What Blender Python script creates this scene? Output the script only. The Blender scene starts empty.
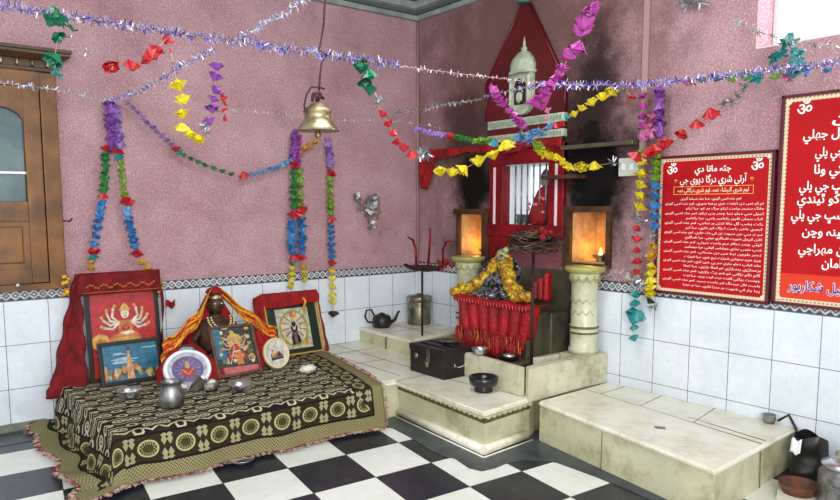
import bpy, bmesh, math, random
from mathutils import Vector, Matrix, noise
R = random.Random(7)
PI = math.pi
sc = bpy.context.scene
COL = sc.collection
# ------------------------------------------------------------------ camera (calibrated from the room's own lines)
F, CX, CY, H = 701., 420., 280., 1.52
PITCH = math.atan(74 / 701.); AZ = math.radians(51.9)
CAM = Vector((-4.182, -5.365, H))
FW = Vector((math.cos(AZ) * math.cos(PITCH), math.sin(AZ) * math.cos(PITCH), -math.sin(PITCH)))
RT = Vector((math.sin(AZ), -math.cos(AZ), 0)); UP = RT.cross(FW)
cd = bpy.data.cameras.new('camera'); cam = bpy.data.objects.new('camera', cd); COL.objects.link(cam)
cam.location = CAM; cam.rotation_euler = (PI / 2 - PITCH, 0, AZ - PI / 2)
cd.sensor_width = 36; cd.lens = F / 840 * 36; cd.shift_y = 30 / 840; cd.clip_start = .05
sc.camera = cam
def ray(x, y): return FW + RT * ((x - CX) / F) + UP * ((CY - y) / F)
def onz(x, y, z=0.):
    r = ray(x, y); return CAM + r * ((z - CAM.z) / r.z)
def onx(x, y, X=0.):
    r = ray(x, y); return CAM + r * ((X - CAM.x) / r.x)
def ony(x, y, Y=0.):
    r = ray(x, y); return CAM + r * ((Y - CAM.y) / r.y)
def atd(x, y, d): return CAM + ray(x, y) * d
# ------------------------------------------------------------------ materials
def lin(c):
    return tuple(((v / 255.) / 12.92 if v / 255. <= .04045 else ((v / 255. + .055) / 1.055) ** 2.4) for v in c) + (1,)
class X:                                   # node expression
    nt = None
    def __init__(s, v): s.v = v
    def op(s, o, b=None, c=None):
        n = X.nt.nodes.new('ShaderNodeMath'); n.operation = o
        for i, q in enumerate((s, b, c)):
            if q is None: continue
            q = q.v if isinstance(q, X) else q
            if isinstance(q, (int, float)): n.inputs[i].default_value = q
            else: X.nt.links.new(q, n.inputs[i])
        return X(n.outputs[0])
    def __add__(s, b): return s.op('ADD', b)
    def __sub__(s, b): return s.op('SUBTRACT', b)
    def __mul__(s, b): return s.op('MULTIPLY', b)
    def __truediv__(s, b): return s.op('DIVIDE', b)
    def lt(s, b): return s.op('LESS_THAN', b)
    def gt(s, b): return s.op('GREATER_THAN', b)
    def fr(s): return s.op('FRACT')
    def fl(s): return s.op('FLOOR')
    def ab(s): return s.op('ABSOLUTE')
    def mod(s, b): return s.op('FLOORED_MODULO', b)
    def sq(s): return s.op('MULTIPLY', s)
    def mn(s, b): return s.op('MINIMUM', b)
    def mx(s, b): return s.op('MAXIMUM', b)
    def inv(s): return (s * -1) + 1
def rt(x): return x.op('SQRT')
def newmat(name):
    m = bpy.data.materials.new(name); m.use_nodes = True; X.nt = m.node_tree
    return m, m.node_tree, m.node_tree.nodes['Principled BSDF']
def mixc(fac, a, b):
    n = X.nt.nodes.new('ShaderNodeMix'); n.data_type = 'RGBA'
    for sock, q in ((n.inputs[0], fac), (n.inputs[6], a), (n.inputs[7], b)):
        q = q.v if isinstance(q, X) else q
        if isinstance(q, (int, float, tuple)): sock.default_value = q
        else: X.nt.links.new(q, sock)
    return n.outputs[2]
def noi(scale, detail=3, rough=.55, vec=None, lo=.4, hi=.6, dim=None):
    n = X.nt.nodes.new('ShaderNodeTexNoise'); n.inputs['Scale'].default_value = scale
    n.inputs['Detail'].default_value = detail; n.inputs['Roughness'].default_value = rough
    X.nt.links.new(vec or tc('Object'), n.inputs['Vector'])
    r = X.nt.nodes.new('ShaderNodeMapRange'); r.inputs[1].default_value = lo; r.inputs[2].default_value = hi
    X.nt.links.new(n.outputs[0], r.inputs[0]); return X(r.outputs[0])
def tc(k):
    n = X.nt.nodes.new('ShaderNodeTexCoord'); return n.outputs[k]
def pos():
    g = X.nt.nodes.new('ShaderNodeNewGeometry'); s = X.nt.nodes.new('ShaderNodeSeparateXYZ')
    X.nt.links.new(g.outputs['Position'], s.inputs[0]); return [X(s.outputs[i]) for i in range(3)]
def uvs():
    s = X.nt.nodes.new('ShaderNodeSeparateXYZ'); X.nt.links.new(tc('UV'), s.inputs[0]); return X(s.outputs[0]), X(s.outputs[1])
def setc(b, c): X.nt.links.new(c.v if isinstance(c, X) else c, b.inputs['Base Color'])
def bump(b, h, st=.3, dist=.01):
    n = X.nt.nodes.new('ShaderNodeBump'); n.inputs['Strength'].default_value = st; n.inputs['Distance'].default_value = dist
    X.nt.links.new(h.v, n.inputs['Height']); X.nt.links.new(n.outputs[0], b.inputs['Normal'])
def mat(name, c, rough=.6, metal=0, c2=None, ns=8, bs=0, bst=.3, bd=.005, emit=0, spec=.5, lo=.35, hi=.65, trans=0):
    m, nt, b = newmat(name)
    b.inputs['Base Color'].default_value = lin(c); b.inputs['Roughness'].default_value = rough
    b.inputs['Metallic'].default_value = metal; b.inputs['Specular IOR Level'].default_value = spec
    if c2: setc(b, mixc(noi(ns, 4, .6, lo=lo, hi=hi), lin(c), lin(c2)))
    if bs: bump(b, noi(bs, 3), bst, bd)
    if emit: b.inputs['Emission Color'].default_value = lin(c); b.inputs['Emission Strength'].default_value = emit
    if trans: b.inputs['Transmission Weight'].default_value = trans
    return m
M = {}
def plaster(name, right):
    m, nt, b = newmat(name)
    x, y, z = pos()
    a = noi(1.6, 5, .65, lo=.35, hi=.68); f = noi(70, 3, .7, lo=.38, hi=.62)
    c = mixc(a, lin((212, 172, 180)), lin((180, 136, 146)))
    c = mixc(f * .42, c, lin((136, 92, 94)))
    fl = noi(95, 2, .7, lo=.57, hi=.66)
    c = mixc(fl * .6, c, lin((246, 226, 228)))
    dirt = noi(3.3, 6, .7, lo=.56, hi=.75)
    c = mixc(dirt * .45, c, lin((110, 80, 88)))
    if right:
        # grime with light falloff painted in, and lamp soot around the shrine, each with its own shape
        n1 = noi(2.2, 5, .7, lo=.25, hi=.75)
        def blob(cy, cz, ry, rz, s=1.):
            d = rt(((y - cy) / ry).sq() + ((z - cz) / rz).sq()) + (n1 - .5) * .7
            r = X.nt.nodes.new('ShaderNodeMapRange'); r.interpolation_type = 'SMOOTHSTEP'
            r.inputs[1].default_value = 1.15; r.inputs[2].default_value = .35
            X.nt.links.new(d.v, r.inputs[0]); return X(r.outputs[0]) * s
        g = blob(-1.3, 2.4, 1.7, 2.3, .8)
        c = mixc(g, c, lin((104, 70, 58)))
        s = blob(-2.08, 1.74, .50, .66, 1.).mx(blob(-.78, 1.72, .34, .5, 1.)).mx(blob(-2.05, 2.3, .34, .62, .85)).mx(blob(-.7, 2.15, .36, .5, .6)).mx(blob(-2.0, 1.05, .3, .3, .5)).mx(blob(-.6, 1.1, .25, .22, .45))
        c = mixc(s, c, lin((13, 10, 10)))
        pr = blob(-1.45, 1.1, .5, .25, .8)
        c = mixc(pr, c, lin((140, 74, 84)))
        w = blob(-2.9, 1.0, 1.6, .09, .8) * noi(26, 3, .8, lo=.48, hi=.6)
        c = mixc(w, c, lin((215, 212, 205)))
    else:
        n1 = noi(9, 5, .7, lo=.2, hi=.8)
        d = rt(((x + .55) / .2).sq() + ((z - 1.5) / .2).sq()) + (n1 - .5) * 1.2
        c = mixc(d.lt(.6) * .8, c, lin((122, 108, 92)))
        g2 = noi(2.6, 6, .75, lo=.5, hi=.7) * (z.op('SMOOTH_MIN', 1.9, .4) * -1 + 2.2).mn(1.).mx(.0)
        c = mixc(g2 * .4, c, lin((120, 100, 108)))
    setc(b, c); b.inputs['Roughness'].default_value = .8; b.inputs['Specular IOR Level'].default_value = .2
    bump(b, f + a * .5, .6, .008)
    return m
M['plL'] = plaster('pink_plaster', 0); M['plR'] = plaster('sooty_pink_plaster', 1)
def tilemat(name, ax, o, zo, pw=.2665):
    m, nt, b = newmat(name); p = pos(); u = p[ax]; z = p[2]
    gu = ((u - o) / pw).fr(); gu = gu.mn(gu.inv()) * pw
    gz = ((z - zo) / .3).fr(); gz = gz.mn(gz.inv()) * .3
    band = z.gt(zo + .9)
    ln = (gu.mn(gz)).lt(.0022) * band.inv()
    sep = (z - zo - .9).ab().lt(.003)
    a = noi(3, 5, .7, lo=.35, hi=.7); v = noi(7, 6, .75, lo=.47, hi=.53); v = v.mn(v.inv())
    c = mixc(a * .5, lin((226, 234, 242)), lin((196, 208, 222)))
    c = mixc(v * .28, c, lin((150, 166, 188)))
    # scalloped border row of dark lozenges on white
    k = ((u / .055).fr() - .5).ab() * 2; zz = (z - zo - .937).ab() / .024
    loz = (k + zz).lt(.82) ; loz2 = (k + zz).lt(.4)
    edge = (z - zo - .9).lt(.008).mx((z - zo).gt(.966))
    k2 = (((u / .055) + .5).fr() - .5).ab() * 2; tri = (k2 + (zz * -1 + 1.2)).lt(.75)
    bc = mixc((loz - loz2).mx(tri), lin((212, 214, 218)), lin((66, 70, 80)))
    bc = mixc(noi(40, 3, .8, lo=.42, hi=.6) * .55, bc, lin((96, 98, 106)))
    bc = mixc(edge * .7, bc, lin((60, 66, 80)))
    c = mixc(band, c, bc)
    c = mixc(ln.mx(sep), c, lin((96, 106, 118)))
    sm = noi(1.3, 5, .7, lo=.5, hi=.8) * ((z * -1 + .75).mx(0.)) 
    c = mixc(sm * .6, c, lin((120, 120, 118)))
    setc(b, c); b.inputs['Roughness'].default_value = .22; bump(b, ln * -1, .3, .002); return m
M['tileL'] = tilemat('white_wall_tile_left', 0, -3.511, -.015); M['tileR'] = tilemat('white_wall_tile_right', 1, -2.368, .01)
def checker():
    m, nt, b = newmat('checker_floor_tile'); x, y, z = pos()
    e1 = (.386, -.019); e2 = (-.0595, -.4085); O = (-2.352, -1.783)
    D = e1[0] * e2[1] - e1[1] * e2[0]; dx = x - O[0]; dy = y - O[1]
    u = (dx * e2[1] - dy * e2[0]) / D; v = (dy * e1[0] - dx * e1[1]) / D
    par = ((u.fl() + v.fl()).mod(2.)).gt(.5)
    fu = u.fr(); fu = fu.mn(fu.inv()); fv = v.fr(); fv = fv.mn(fv.inv()); g = fu.mn(fv).lt(.006)
    n = noi(2.5, 5, .7, lo=.35, hi=.7); n2 = noi(12, 4, .7, lo=.55, hi=.75)
    w = mixc(n * .6, lin((240, 242, 236)), lin((214, 218, 204)))
    k = mixc(n * .6, lin((22, 26, 36)), lin((44, 52, 68)))
    c = mixc(par, k, w); c = mixc(g, c, lin((40, 42, 46))); c = mixc(n2 * .22, c, lin((120, 120, 112)))
    setc(b, c); b.inputs['Roughness'].default_value = .28; return m
M['floor'] = checker()
def marble(name, c1, c2, c3, rough=.3):
    m, nt, b = newmat(name)
    a = noi(2.2, 6, .7, lo=.35, hi=.68); s = noi(4.5, 6, .8, lo=.5, hi=.72)
    c = mixc(a, lin(c1), lin(c2)); c = mixc(s * .6, c, lin(c3))
    setc(b, c); b.inputs['Roughness'].default_value = rough; bump(b, noi(40, 3), .1, .003); return m
M['marble'] = marble('white_marble', (234, 232, 218), (216, 212, 190), (170, 162, 128))
M['riser'] = marble('stained_marble', (208, 206, 178), (184, 180, 140), (116, 102, 58), .4)
M['basin'] = marble('grimy_marble', (216, 212, 186), (182, 176, 144), (92, 82, 52), .45)
M['darkstone'] = marble('oily_stone', (92, 88, 70), (56, 52, 42), (28, 26, 22), .35)
M['pillar'] = marble('pale_green_marble', (208, 210, 184), (182, 184, 148), (122, 118, 70), .35)
M['capital'] = marble('olive_marble', (176, 174, 104), (150, 146, 76), (96, 88, 40), .3)
M['moss'] = mat('old_gilt_moulding', (120, 108, 50), .6, c2=(60, 54, 30), ns=30, bs=60)
M['grout'] = mat('grout', (104, 96, 74), .9)
M['band'] = mat('black_floor_border', (40, 48, 58), .35, c2=(66, 74, 80), ns=6)
M['cornice'] = mat('pale_green_gypsum', (168, 178, 172), .7, c2=(132, 144, 142), ns=6)
M['cornice_dark'] = mat('grey_green_gypsum', (84, 94, 94), .7)
M['ceiling'] = mat('grey_green_ceiling', (120, 130, 130), .8)
M['wood'] = mat('orange_brown_wood', (134, 86, 34), .35, c2=(86, 52, 18), ns=5)
M['wooddk'] = mat('dark_brown_wood', (78, 50, 26), .4, c2=(50, 32, 20), ns=5)
M['woodold'] = mat('burnt_wood', (92, 58, 32), .55, c2=(44, 28, 20), ns=9)
M['glass'] = mat('dusty_glass', (72, 92, 98), .12, c2=(108, 126, 130), ns=3, spec=.8)
M['steel'] = mat('steel', (214, 216, 220), .3, .95)
M['steelold'] = mat('worn_steel', (170, 170, 168), .42, .9, c2=(90, 90, 92), ns=12)
M['alu'] = mat('tarnished_aluminium', (150, 148, 128), .4, .9, c2=(92, 88, 66), ns=10)
M['silver'] = mat('silver', (190, 190, 198), .32, .95, c2=(60, 58, 64), ns=38, lo=.42, hi=.56, bs=60, bst=1, bd=.015)
M['brass'] = mat('old_brass', (186, 172, 140), .4, .8, c2=(112, 88, 56), ns=14)
M['black'] = mat('black_iron', (26, 26, 28), .4, .3, c2=(44, 40, 36), ns=12)
M['blackglaze'] = mat('black_glaze', (24, 26, 28), .2)
M['rust'] = mat('rusty_iron', (66, 32, 24), .7, .2, c2=(34, 22, 20), ns=16)
M['redpaint'] = mat('red_paint', (140, 8, 20), .45, c2=(92, 4, 16), ns=7, spec=.3)
M['darkred'] = mat('dark_red_paint', (100, 10, 14), .5, c2=(76, 6, 10), ns=4)
M['maroon'] = mat('maroon_wood', (96, 14, 32), .35, c2=(82, 16, 32), ns=6)
M['redcloth'] = mat('red_cloth', (164, 8, 18), .85, c2=(116, 4, 12), ns=10, bs=30, bst=.4, bd=.01)
M['rednet'] = mat('deep_red_veil', (128, 8, 18), .9, c2=(92, 4, 14), ns=12, bs=40, bst=.4, bd=.01)
M['redsatin'] = mat('red_satin', (184, 6, 26), .45, c2=(130, 2, 16), ns=6, bs=50, bst=.4, bd=.006)
M['gold'] = mat('gold_thread', (206, 160, 50), .45, .4)
M['white'] = mat('white_plastic', (232, 234, 238), .3)
M['cream'] = mat('cream_plastic', (222, 214, 190), .35)
M['twine'] = mat('twine', (196, 150, 130), .8)
M['rope'] = mat('iron_hook', (70, 40, 36), .6, .5)
M['statue'] = mat('dark_bronze', (92, 66, 46), .5, .4, c2=(44, 34, 28), ns=18, bs=40)
M['stucco'] = mat('whitewashed_stucco', (196, 204, 184), .7, c2=(146, 156, 134), ns=14, bs=30)
M['conduit'] = mat('conduit', (166, 130, 130), .6)
M['flame'] = mat('flame', (255, 190, 80), .5, emit=14)
M['nichewall'] = mat('niche_lining', (216, 180, 130), .8, c2=(160, 116, 76), ns=7)
M['wick'] = mat('oil_residue', (60, 30, 20), .4)
M['paper'] = mat('white_lump', (222, 220, 206), .7, bs=40)
M['sign'] = mat('sign_red', (184, 10, 22), .5, c2=(170, 8, 18), ns=3, spec=.25)
M['signor'] = mat('sign_orange', (216, 52, 20), .5)
M['ink'] = mat('sign_white_ink', (250, 246, 240), .5)
M['inkblue'] = mat('sign_blue_ink', (40, 50, 150), .5)
M['inkyel'] = mat('sign_gold_ink', (246, 190, 90), .5)
def ornmat():
    m, nt, b = newmat('sign_border'); x, y, z = pos()
    k = ((y / .022).fr() - .5).ab() + ((z / .022).fr() - .5).ab()
    c = mixc(k.lt(.3), lin((226, 206, 172)), lin((150, 118, 92)))
    setc(b, c); b.inputs['Roughness'].default_value = .5; return m
M['orn'] = ornmat()
PAL = {}
def pm(k, c):                              # printed ink or paint of one flat colour
    if k not in PAL: PAL[k] = mat('print_' + k, c, .35, c2=tuple(int(v * .72) for v in c), ns=22, spec=.6)
    return PAL[k]
# ------------------------------------------------------------------ mesh building
class MB:
    def __init__(s): s.bm = bmesh.new(); s.uv = None; s.mi = 0
    def v(s, p): return s.bm.verts.new(p)
    def f(s, vs, smooth=False):
        try: fc = s.bm.faces.new(vs)
        except ValueError: return None
        fc.smooth = smooth; fc.material_index = s.mi; return fc
    def box(s, lo, hi, mtx=None, bev=0):
        lo = Vector(lo); hi = Vector(hi)
        c = [Vector((x, y, z)) for x in (lo.x, hi.x) for y in (lo.y, hi.y) for z in (lo.z, hi.z)]
        if mtx: c = [mtx @ p for p in c]
        return s.hexa(c, bev)
    def hexa(s, c, bev=0):
        vs = [s.v(p) for p in c]
        fs = [s.f([vs[i] for i in q]) for q in ((0, 1, 3, 2), (4, 6, 7, 5), (0, 4, 5, 1), (2, 3, 7, 6), (0, 2, 6, 4), (1, 5, 7, 3))]
        if bev:
            es = list({e for fc in fs for e in fc.edges})
            bmesh.ops.bevel(s.bm, geom=es, offset=bev, segments=3, affect='EDGES', profile=.5)
        return s
    def prism(s, pts, z0, z1):              # vertical prism; z1 may be a list
        n = len(pts); z0 = [z0] * n if not isinstance(z0, list) else z0; z1 = [z1] * n if not isinstance(z1, list) else z1
        a = [s.v((p[0], p[1], z0[i])) for i, p in enumerate(pts)]; b = [s.v((p[0], p[1], z1[i])) for i, p in enumerate(pts)]
        s.f(a[::-1]); s.f(b)
        for i in range(n): s.f([a[i], a[(i + 1) % n], b[(i + 1) % n], b[i]])
        return s
    def plate(s, pts, y0, y1):              # polygon in local XZ, thickness along Y (y0 front)
        n = len(pts)
        a = [s.v((p[0], y0, p[1])) for p in pts]; b = [s.v((p[0], y1, p[1])) for p in pts]
        s.f(a); s.f(b[::-1])
        for i in range(n): s.f([a[i], b[i], b[(i + 1) % n], a[(i + 1) % n]])
        return s
    def ell(s, cx, cz, rx, rz, y0, y1, n=28, rot=0):
        c, q = math.cos(rot), math.sin(rot)
        return s.plate([(cx + rx * math.cos(t) * c - rz * math.sin(t) * q, cz + rx * math.cos(t) * q + rz * math.sin(t) * c) for t in [2 * PI * i / n for i in range(n)]], y0, y1)
    def lathe(s, prof, c=(0, 0, 0), n=28, mtx=None, wave=None, smooth=True):
        rings = []
        for r, z in prof:
            ring = []
            for i in range(n):
                t = 2 * PI * i / n; rr = r * (1 + (wave(t, z) if wave else 0))
                p = Vector((rr * math.cos(t), rr * math.sin(t), z))
                if mtx: p = mtx @ p
                ring.append(s.v(p + Vector(c)))
            rings.append(ring)
        for a, b in zip(rings, rings[1:]):
            for i in range(n): s.f([a[i], a[(i + 1) % n], b[(i + 1) % n], b[i]], smooth)
        if prof[0][0] > 1e-5: s.f(rings[0][::-1])
        if prof[-1][0] > 1e-5: s.f(rings[-1])
        return s
    def tube(s, pts, r, n=8, closed=False):
        pts = [Vector(p) for p in pts]; N = len(pts); rr = r if isinstance(r, (list, tuple)) else [r] * N
        rings = []; up = Vector((0, 0, 1))
        for i, p in enumerate(pts):
            d = (pts[(i + 1) % N] - pts[i - 1]) if closed else (pts[min(i + 1, N - 1)] - pts[max(i - 1, 0)])
            d = d.normalized() if d.length > 1e-9 else Vector((0, 0, 1))
            a = d.cross(up)
            if a.length < .1: a = d.cross(Vector((1, 0, 0)))
            a.normalize(); b = d.cross(a)
            if rings and rings[-1][1].dot(a) < 0: pass
            rings.append(([s.v(p + (a * math.cos(2 * PI * k / n) + b * math.sin(2 * PI * k / n)) * rr[i]) for k in range(n)], a))
        q = [x[0] for x in rings]
        for i in range(N if closed else N - 1):
            A, B = q[i], q[(i + 1) % N]
            off = min(range(n), key=lambda o: sum((A[k].co - B[(k + o) % n].co).length for k in (0, 1)))
            for k in range(n): s.f([A[k], A[(k + 1) % n], B[(k + 1 + off) % n], B[(k + off) % n]], True)
        if not closed: s.f(q[0][::-1]); s.f(q[-1])
        return s
    def ball(s, c, r, jit=0, sub=2, sc3=(1, 1, 1)):
        g = bmesh.ops.create_icosphere(s.bm, subdivisions=sub, radius=1)
        for v in g['verts']:
            d = v.co.copy(); k = 1 + jit * noise.noise(d * 3 + Vector(c) * 17)
            v.co = Vector(c) + Vector((d.x * sc3[0], d.y * sc3[1], d.z * sc3[2])) * r * k
            for f in v.link_faces: f.smooth = True; f.material_index = s.mi
        return s
    def grid(s, fn, nu, nv, smooth=True, uvf=None, mask=None):
        vs = [[s.v(fn(i / nu, j / nv)) for j in range(nv + 1)] for i in range(nu + 1)]
        if uvf and not s.uv: s.uv = s.bm.loops.layers.uv.new('UVMap')
        for i in range(nu):
            for j in range(nv):
                fc = s.f([vs[i][j], vs[i + 1][j], vs[i + 1][j + 1], vs[i][j + 1]], smooth)
                if uvf and fc:
                    for lp, (a, b) in zip(fc.loops, ((i, j), (i + 1, j), (i + 1, j + 1), (i, j + 1))): lp[s.uv].uv = uvf(a / nu, b / nv)
        return s
    def build(s, name, m, parent=None, world=False, solid=0, norm=True):
        me = bpy.data.meshes.new(name)
        if norm: bmesh.ops.recalc_face_normals(s.bm, faces=s.bm.faces[:])
        s.bm.to_mesh(me); s.bm.free()
        for q in (m if isinstance(m, list) else [m]): me.materials.append(q)
        o = bpy.data.objects.new(name, me); COL.objects.link(o)
        if parent:
            o.parent = parent
            if world:
                me.transform(wmat(parent).inverted())
        if solid:
            md = o.modifiers.new('thickness', 'SOLIDIFY'); md.thickness = solid; md.offset = 0
        return o
def wmat(o):
    m = Matrix.LocRotScale(o.location, o.rotation_euler, o.scale)
    return wmat(o.parent) @ m if o.parent else m
def thing(name, label, cat, loc=(0, 0, 0), rot=(0, 0, 0), group=None):
    o = bpy.data.objects.new(name, None); COL.objects.link(o); o.empty_display_size = .05
    o.location = loc; o.rotation_euler = rot; return tag(o, label, cat, group)
def tag(o, label, cat, group=None):
    o['label'] = label; o['category'] = cat
    if group: o['group'] = group
    return o
def struct(o): o['kind'] = 'structure'; return o
def origin(o, p):                          # put a world-built top-level mesh's origin at its base
    p = Vector(p); o.data.transform(Matrix.Translation(-p)); o.location = p; return o
RR = (0, 0, -PI / 2)                        # facing out of the right wall: local x = -y, local y into wall
# ------------------------------------------------------------------ room
def wall(name, m, axis, a0, a1, z1, holes, th=.3):
    us = sorted({a0, a1} | {h[0] for h in holes} | {h[1] for h in holes}); zs = sorted({0, z1} | {h[2] for h in holes} | {h[3] for h in holes})
    b = MB()
    def P(u, z, d): return (u, d, z) if axis == 'x' else (d, u, z)
    def hole(u, z): return any(h[0] < u < h[1] and h[2] < z < h[3] for h in holes)
    for d in (0, th):
        for i in range(len(us) - 1):
            for j in range(len(zs) - 1):
                if hole((us[i] + us[i + 1]) / 2, (zs[j] + zs[j + 1]) / 2): continue
                b.f([b.v(P(us[i], zs[j], d)), b.v(P(us[i + 1], zs[j], d)), b.v(P(us[i + 1], zs[j + 1], d)), b.v(P(us[i], zs[j + 1], d))])
    for (u0, u1, z0, z2) in list(holes) + [(a0, a1, 0, z1)]:
        q = [(u0, z0), (u1, z0), (u1, z2), (u0, z2)]
        for k in range(4):
            (ua, za), (ub, zb) = q[k], q[(k + 1) % 4]
            b.f([b.v(P(ua, za, 0)), b.v(P(ub, zb, 0)), b.v(P(ub, zb, th)), b.v(P(ua, za, th))])
    bmesh.ops.remove_doubles(b.bm, verts=b.bm.verts[:], dist=1e-5)
    return struct(b.build(name, m))
CEIL = 3.55
WIN = (-5.2, -3.24, 2.44, 3.3)
wall('wall_left', M['plL'], 'x', -5.2, .3, CEIL, [])
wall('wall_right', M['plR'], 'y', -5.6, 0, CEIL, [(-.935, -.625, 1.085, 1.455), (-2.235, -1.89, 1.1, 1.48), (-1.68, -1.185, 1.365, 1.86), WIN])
struct(MB().box((-5.2, -8, -.1), (.3, .3, 0)).build('floor', M['floor']))
struct(MB().box((-5.2, -5.6, CEIL), (.3, .3, CEIL + .1)).build('ceiling', M['ceiling']))
# tiled dado
def dado(name, m, axis, a0, a1, top):
    b = MB()
    b.box(*(((a0, -.012, 0), (a1, 0, top)) if axis == 'x' else ((-.012, a0, 0), (0, a1, top))))
    return struct(b.build(name, m))
dado('trim_1', M['tileL'], 'x', -5.2, -.012, .955); dado('trim_2', M['tileR'], 'y', -5.6, 0, .985)
# kerb strip at the foot of the left wall
struct(MB().box((-5.2, -.05, 0), (-3.3, -.012, .05)).build('baseboard_left', mat('cement_kerb', (128, 134, 122), .8, c2=(90, 96, 84), ns=20)))
# cornice in four stepped courses along both walls
for k, (z0, z1, pr, mm) in enumerate(((3.235, 3.275, .05, 'cornice'), (3.275, 3.30, .09, 'cornice_dark'), (3.30, 3.36, .16, 'cornice'), (3.36, 3.385, .2, 'cornice_dark'), (3.385, CEIL, .26, 'cornice'))):
    b = MB(); b.prism([(-5.2, 0), (0, 0), (0, -3.2), (-pr, -3.2), (-pr, -pr), (-5.2, -pr)], z0, z1)
    struct(b.build('trim_%d' % (k + 3), M[mm]))
# conduit up the corner
b = MB().tube([(-.02, -.02, .96), (-.02, -.02, 3.24)], .012)
tag(origin(b.build('conduit_pipe', M['conduit']), (-.02, -.02, .96)), 'thin pink-painted pipe running up the corner between the two pink walls', 'pipe')
# black border laid on the floor around the platforms
bp = [onz(*q, 0) for q in [(384, 427), (393, 428.6), (412.5, 439), (430, 451), (445, 457), (455, 459), (469, 468.5), (482, 471.5), (495, 468.5), (505.7, 464), (528, 460), (543, 461), (557, 463), (598, 478), (650, 500), (700, 522)]]
b = MB(); ring = [(p.x, p.y) for p in bp] + [(-.75, -4.1), (-.7, -2.2), (-1.2, -2.1), (-1.2, -1.3)]
b.prism(ring, 0, .004); struct(b.build('trim_8', M['band']))
struct(MB().box((-5.2, -.33, 0), (-3.2, -.05, .004)).build('trim_9', M['band']))
# ------------------------------------------------------------------ high window on the right wall
w = struct(bpy.data.objects.new('window_1', None)); COL.objects.link(w); w.location = (0, (WIN[0] + WIN[1]) / 2, WIN[2])
mw = mat('white_window_paint', (240, 236, 240), .4)
b = MB(); y0, y1, z0, z1 = WIN
for q in (((.2, y0, z0), (.26, y0 + .03, z1)), ((.2, y1 - .03, z0), (.26, y1, z1)), ((.2, y0, z0), (.26, y1, z0 + .03)), ((.2, y0, z1 - .03), (.26, y1, z1)), ((.21, (y0 + y1) / 2 - .02, z0), (.25, (y0 + y1) / 2 + .02, z1))): b.box(*q)
b.build('window_frame', mw, w, True)
b = MB(); b.box((.228, y0 + .02, z0 + .02), (.232, y1 - .02, z1 - .02))
gm, gnt, gb = newmat('clear_window_glass'); gb.inputs['Transmission Weight'].default_value = 1; gb.inputs['Base Color'].default_value = (1, 1, 1, 1); gb.inputs['Roughness'].default_value = 0; gb.inputs['IOR'].default_value = 1.02
b.build('pane', gm, w, True)
MB().box((-.004, y0 + .002, z0 - .002), (.2, y1 - .002, z0 + .006)).build('window_sill', mat('pinkish_white_sill', (236, 214, 220), .6), w, True)
# ------------------------------------------------------------------ wooden wall cupboard
t = thing('wall_cupboard', 'wooden glazed wall cupboard with dark carved cornice above the tiles, far left', 'cupboard', (-3.7, -.08, .956))
xr, xl = -3.135, -4.25
b = MB(); b.box((xl, -.02, .956), (xr, -.001, 2.4)); b.box((xr - .10, -.08, .956), (xr, -.02, 2.4), bev=.006); b.box((xl, -.08, .956), (xl + .1, -.02, 2.4), bev=.006)
b.box((xl + .1, -.08, 2.3), (xr - .1, -.02, 2.4)); b.box((xl + .1, -.08, .956), (xr - .1, -.02, 1.0)); b.build('case', M['wood'], t, True)
for s, (x0, x1) in enumerate(((xl + .105, -3.745), (-3.74, xr - .105))):
    b = MB(); yy = (-.075, -.03)
    b.box((x0, yy[0], 1.005), (x0 + .1, yy[1], 2.295), bev=.005); b.box((x1 - .1, yy[0], 1.005), (x1, yy[1], 2.295), bev=.005)
    b.box((x0 + .1, yy[0], 1.005), (x1 - .1, yy[1], 1.1)); b.box((x0 + .1, yy[0], 1.42), (x1 - .1, yy[1], 1.55), bev=.004)
    arch = [(x0 + .1, 2.295), (x0 + .1, 2.08)] + [(x0 + .1 + (x1 - x0 - .2) * k / 12, 2.08 + .085 * math.sin(PI * k / 12) ** .6) for k in range(1, 12)] + [(x1 - .1, 2.08), (x1 - .1, 2.295)]
    for k in range(1, len(arch) - 2):
        (ax, az), (bx, bz) = arch[k], arch[k + 1]
        b.hexa([Vector(q) for q in ((ax, yy[0], az), (ax, yy[0], 2.295), (ax, yy[1], az), (ax, yy[1], 2.295), (bx, yy[0], bz), (bx, yy[0], 2.295), (bx, yy[1], bz), (bx, yy[1], 2.295))])
    d = b.build('door', M['wood'], t, True)
    b = MB().box((x0 + .1, -.06, 1.1), (x1 - .1, -.045, 1.42)); b.box((x0 + .14, -.072, 1.14), (x1 - .14, -.055, 1.385), bev=.01); b.build('door_panel', M['wooddk'] if 0 else M['wood'], d, True)
    b = MB().box((x0 + .09, -.045, 1.54), (x1 - .09, -.04, 2.2)); b.build('glass_pane', M['glass'], d, True)
    b = MB().tube([(x0 + .1, -.06, 2.08)] + [(p[0], -.068, p[1]) for p in arch[2:-2]] + [(x1 - .1, -.06, 2.08), (x1 - .1, -.06, 1.55)], .006, 6); b.build('glass_bead', M['wooddk'], d, True)
    MB().box((x0 + .1, -.068, 1.73), (x1 - .1, -.05, 1.745)).build('shelf_edge', M['white'], d, True)
b = MB().lathe([(.004, 0), (.008, .01), (.005, .03), (.012, .04), (.0, .05)], n=10, mtx=Matrix.Rotation(PI / 2, 4, 'X')); 
o = b.build('handle', M['white'], t); o.location = (-3.435 + 3.7, 0, .045)
b = MB(); b.box((xl, -.10, 2.40), (xr + .02, -.001, 2.425), bev=.005); b.box((xl, -.075, 2.425), (xr, -.001, 2.5)); b.box((xl - .03, -.16, 2.5), (xr + .08, -.001, 2.525), bev=.005)
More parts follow.
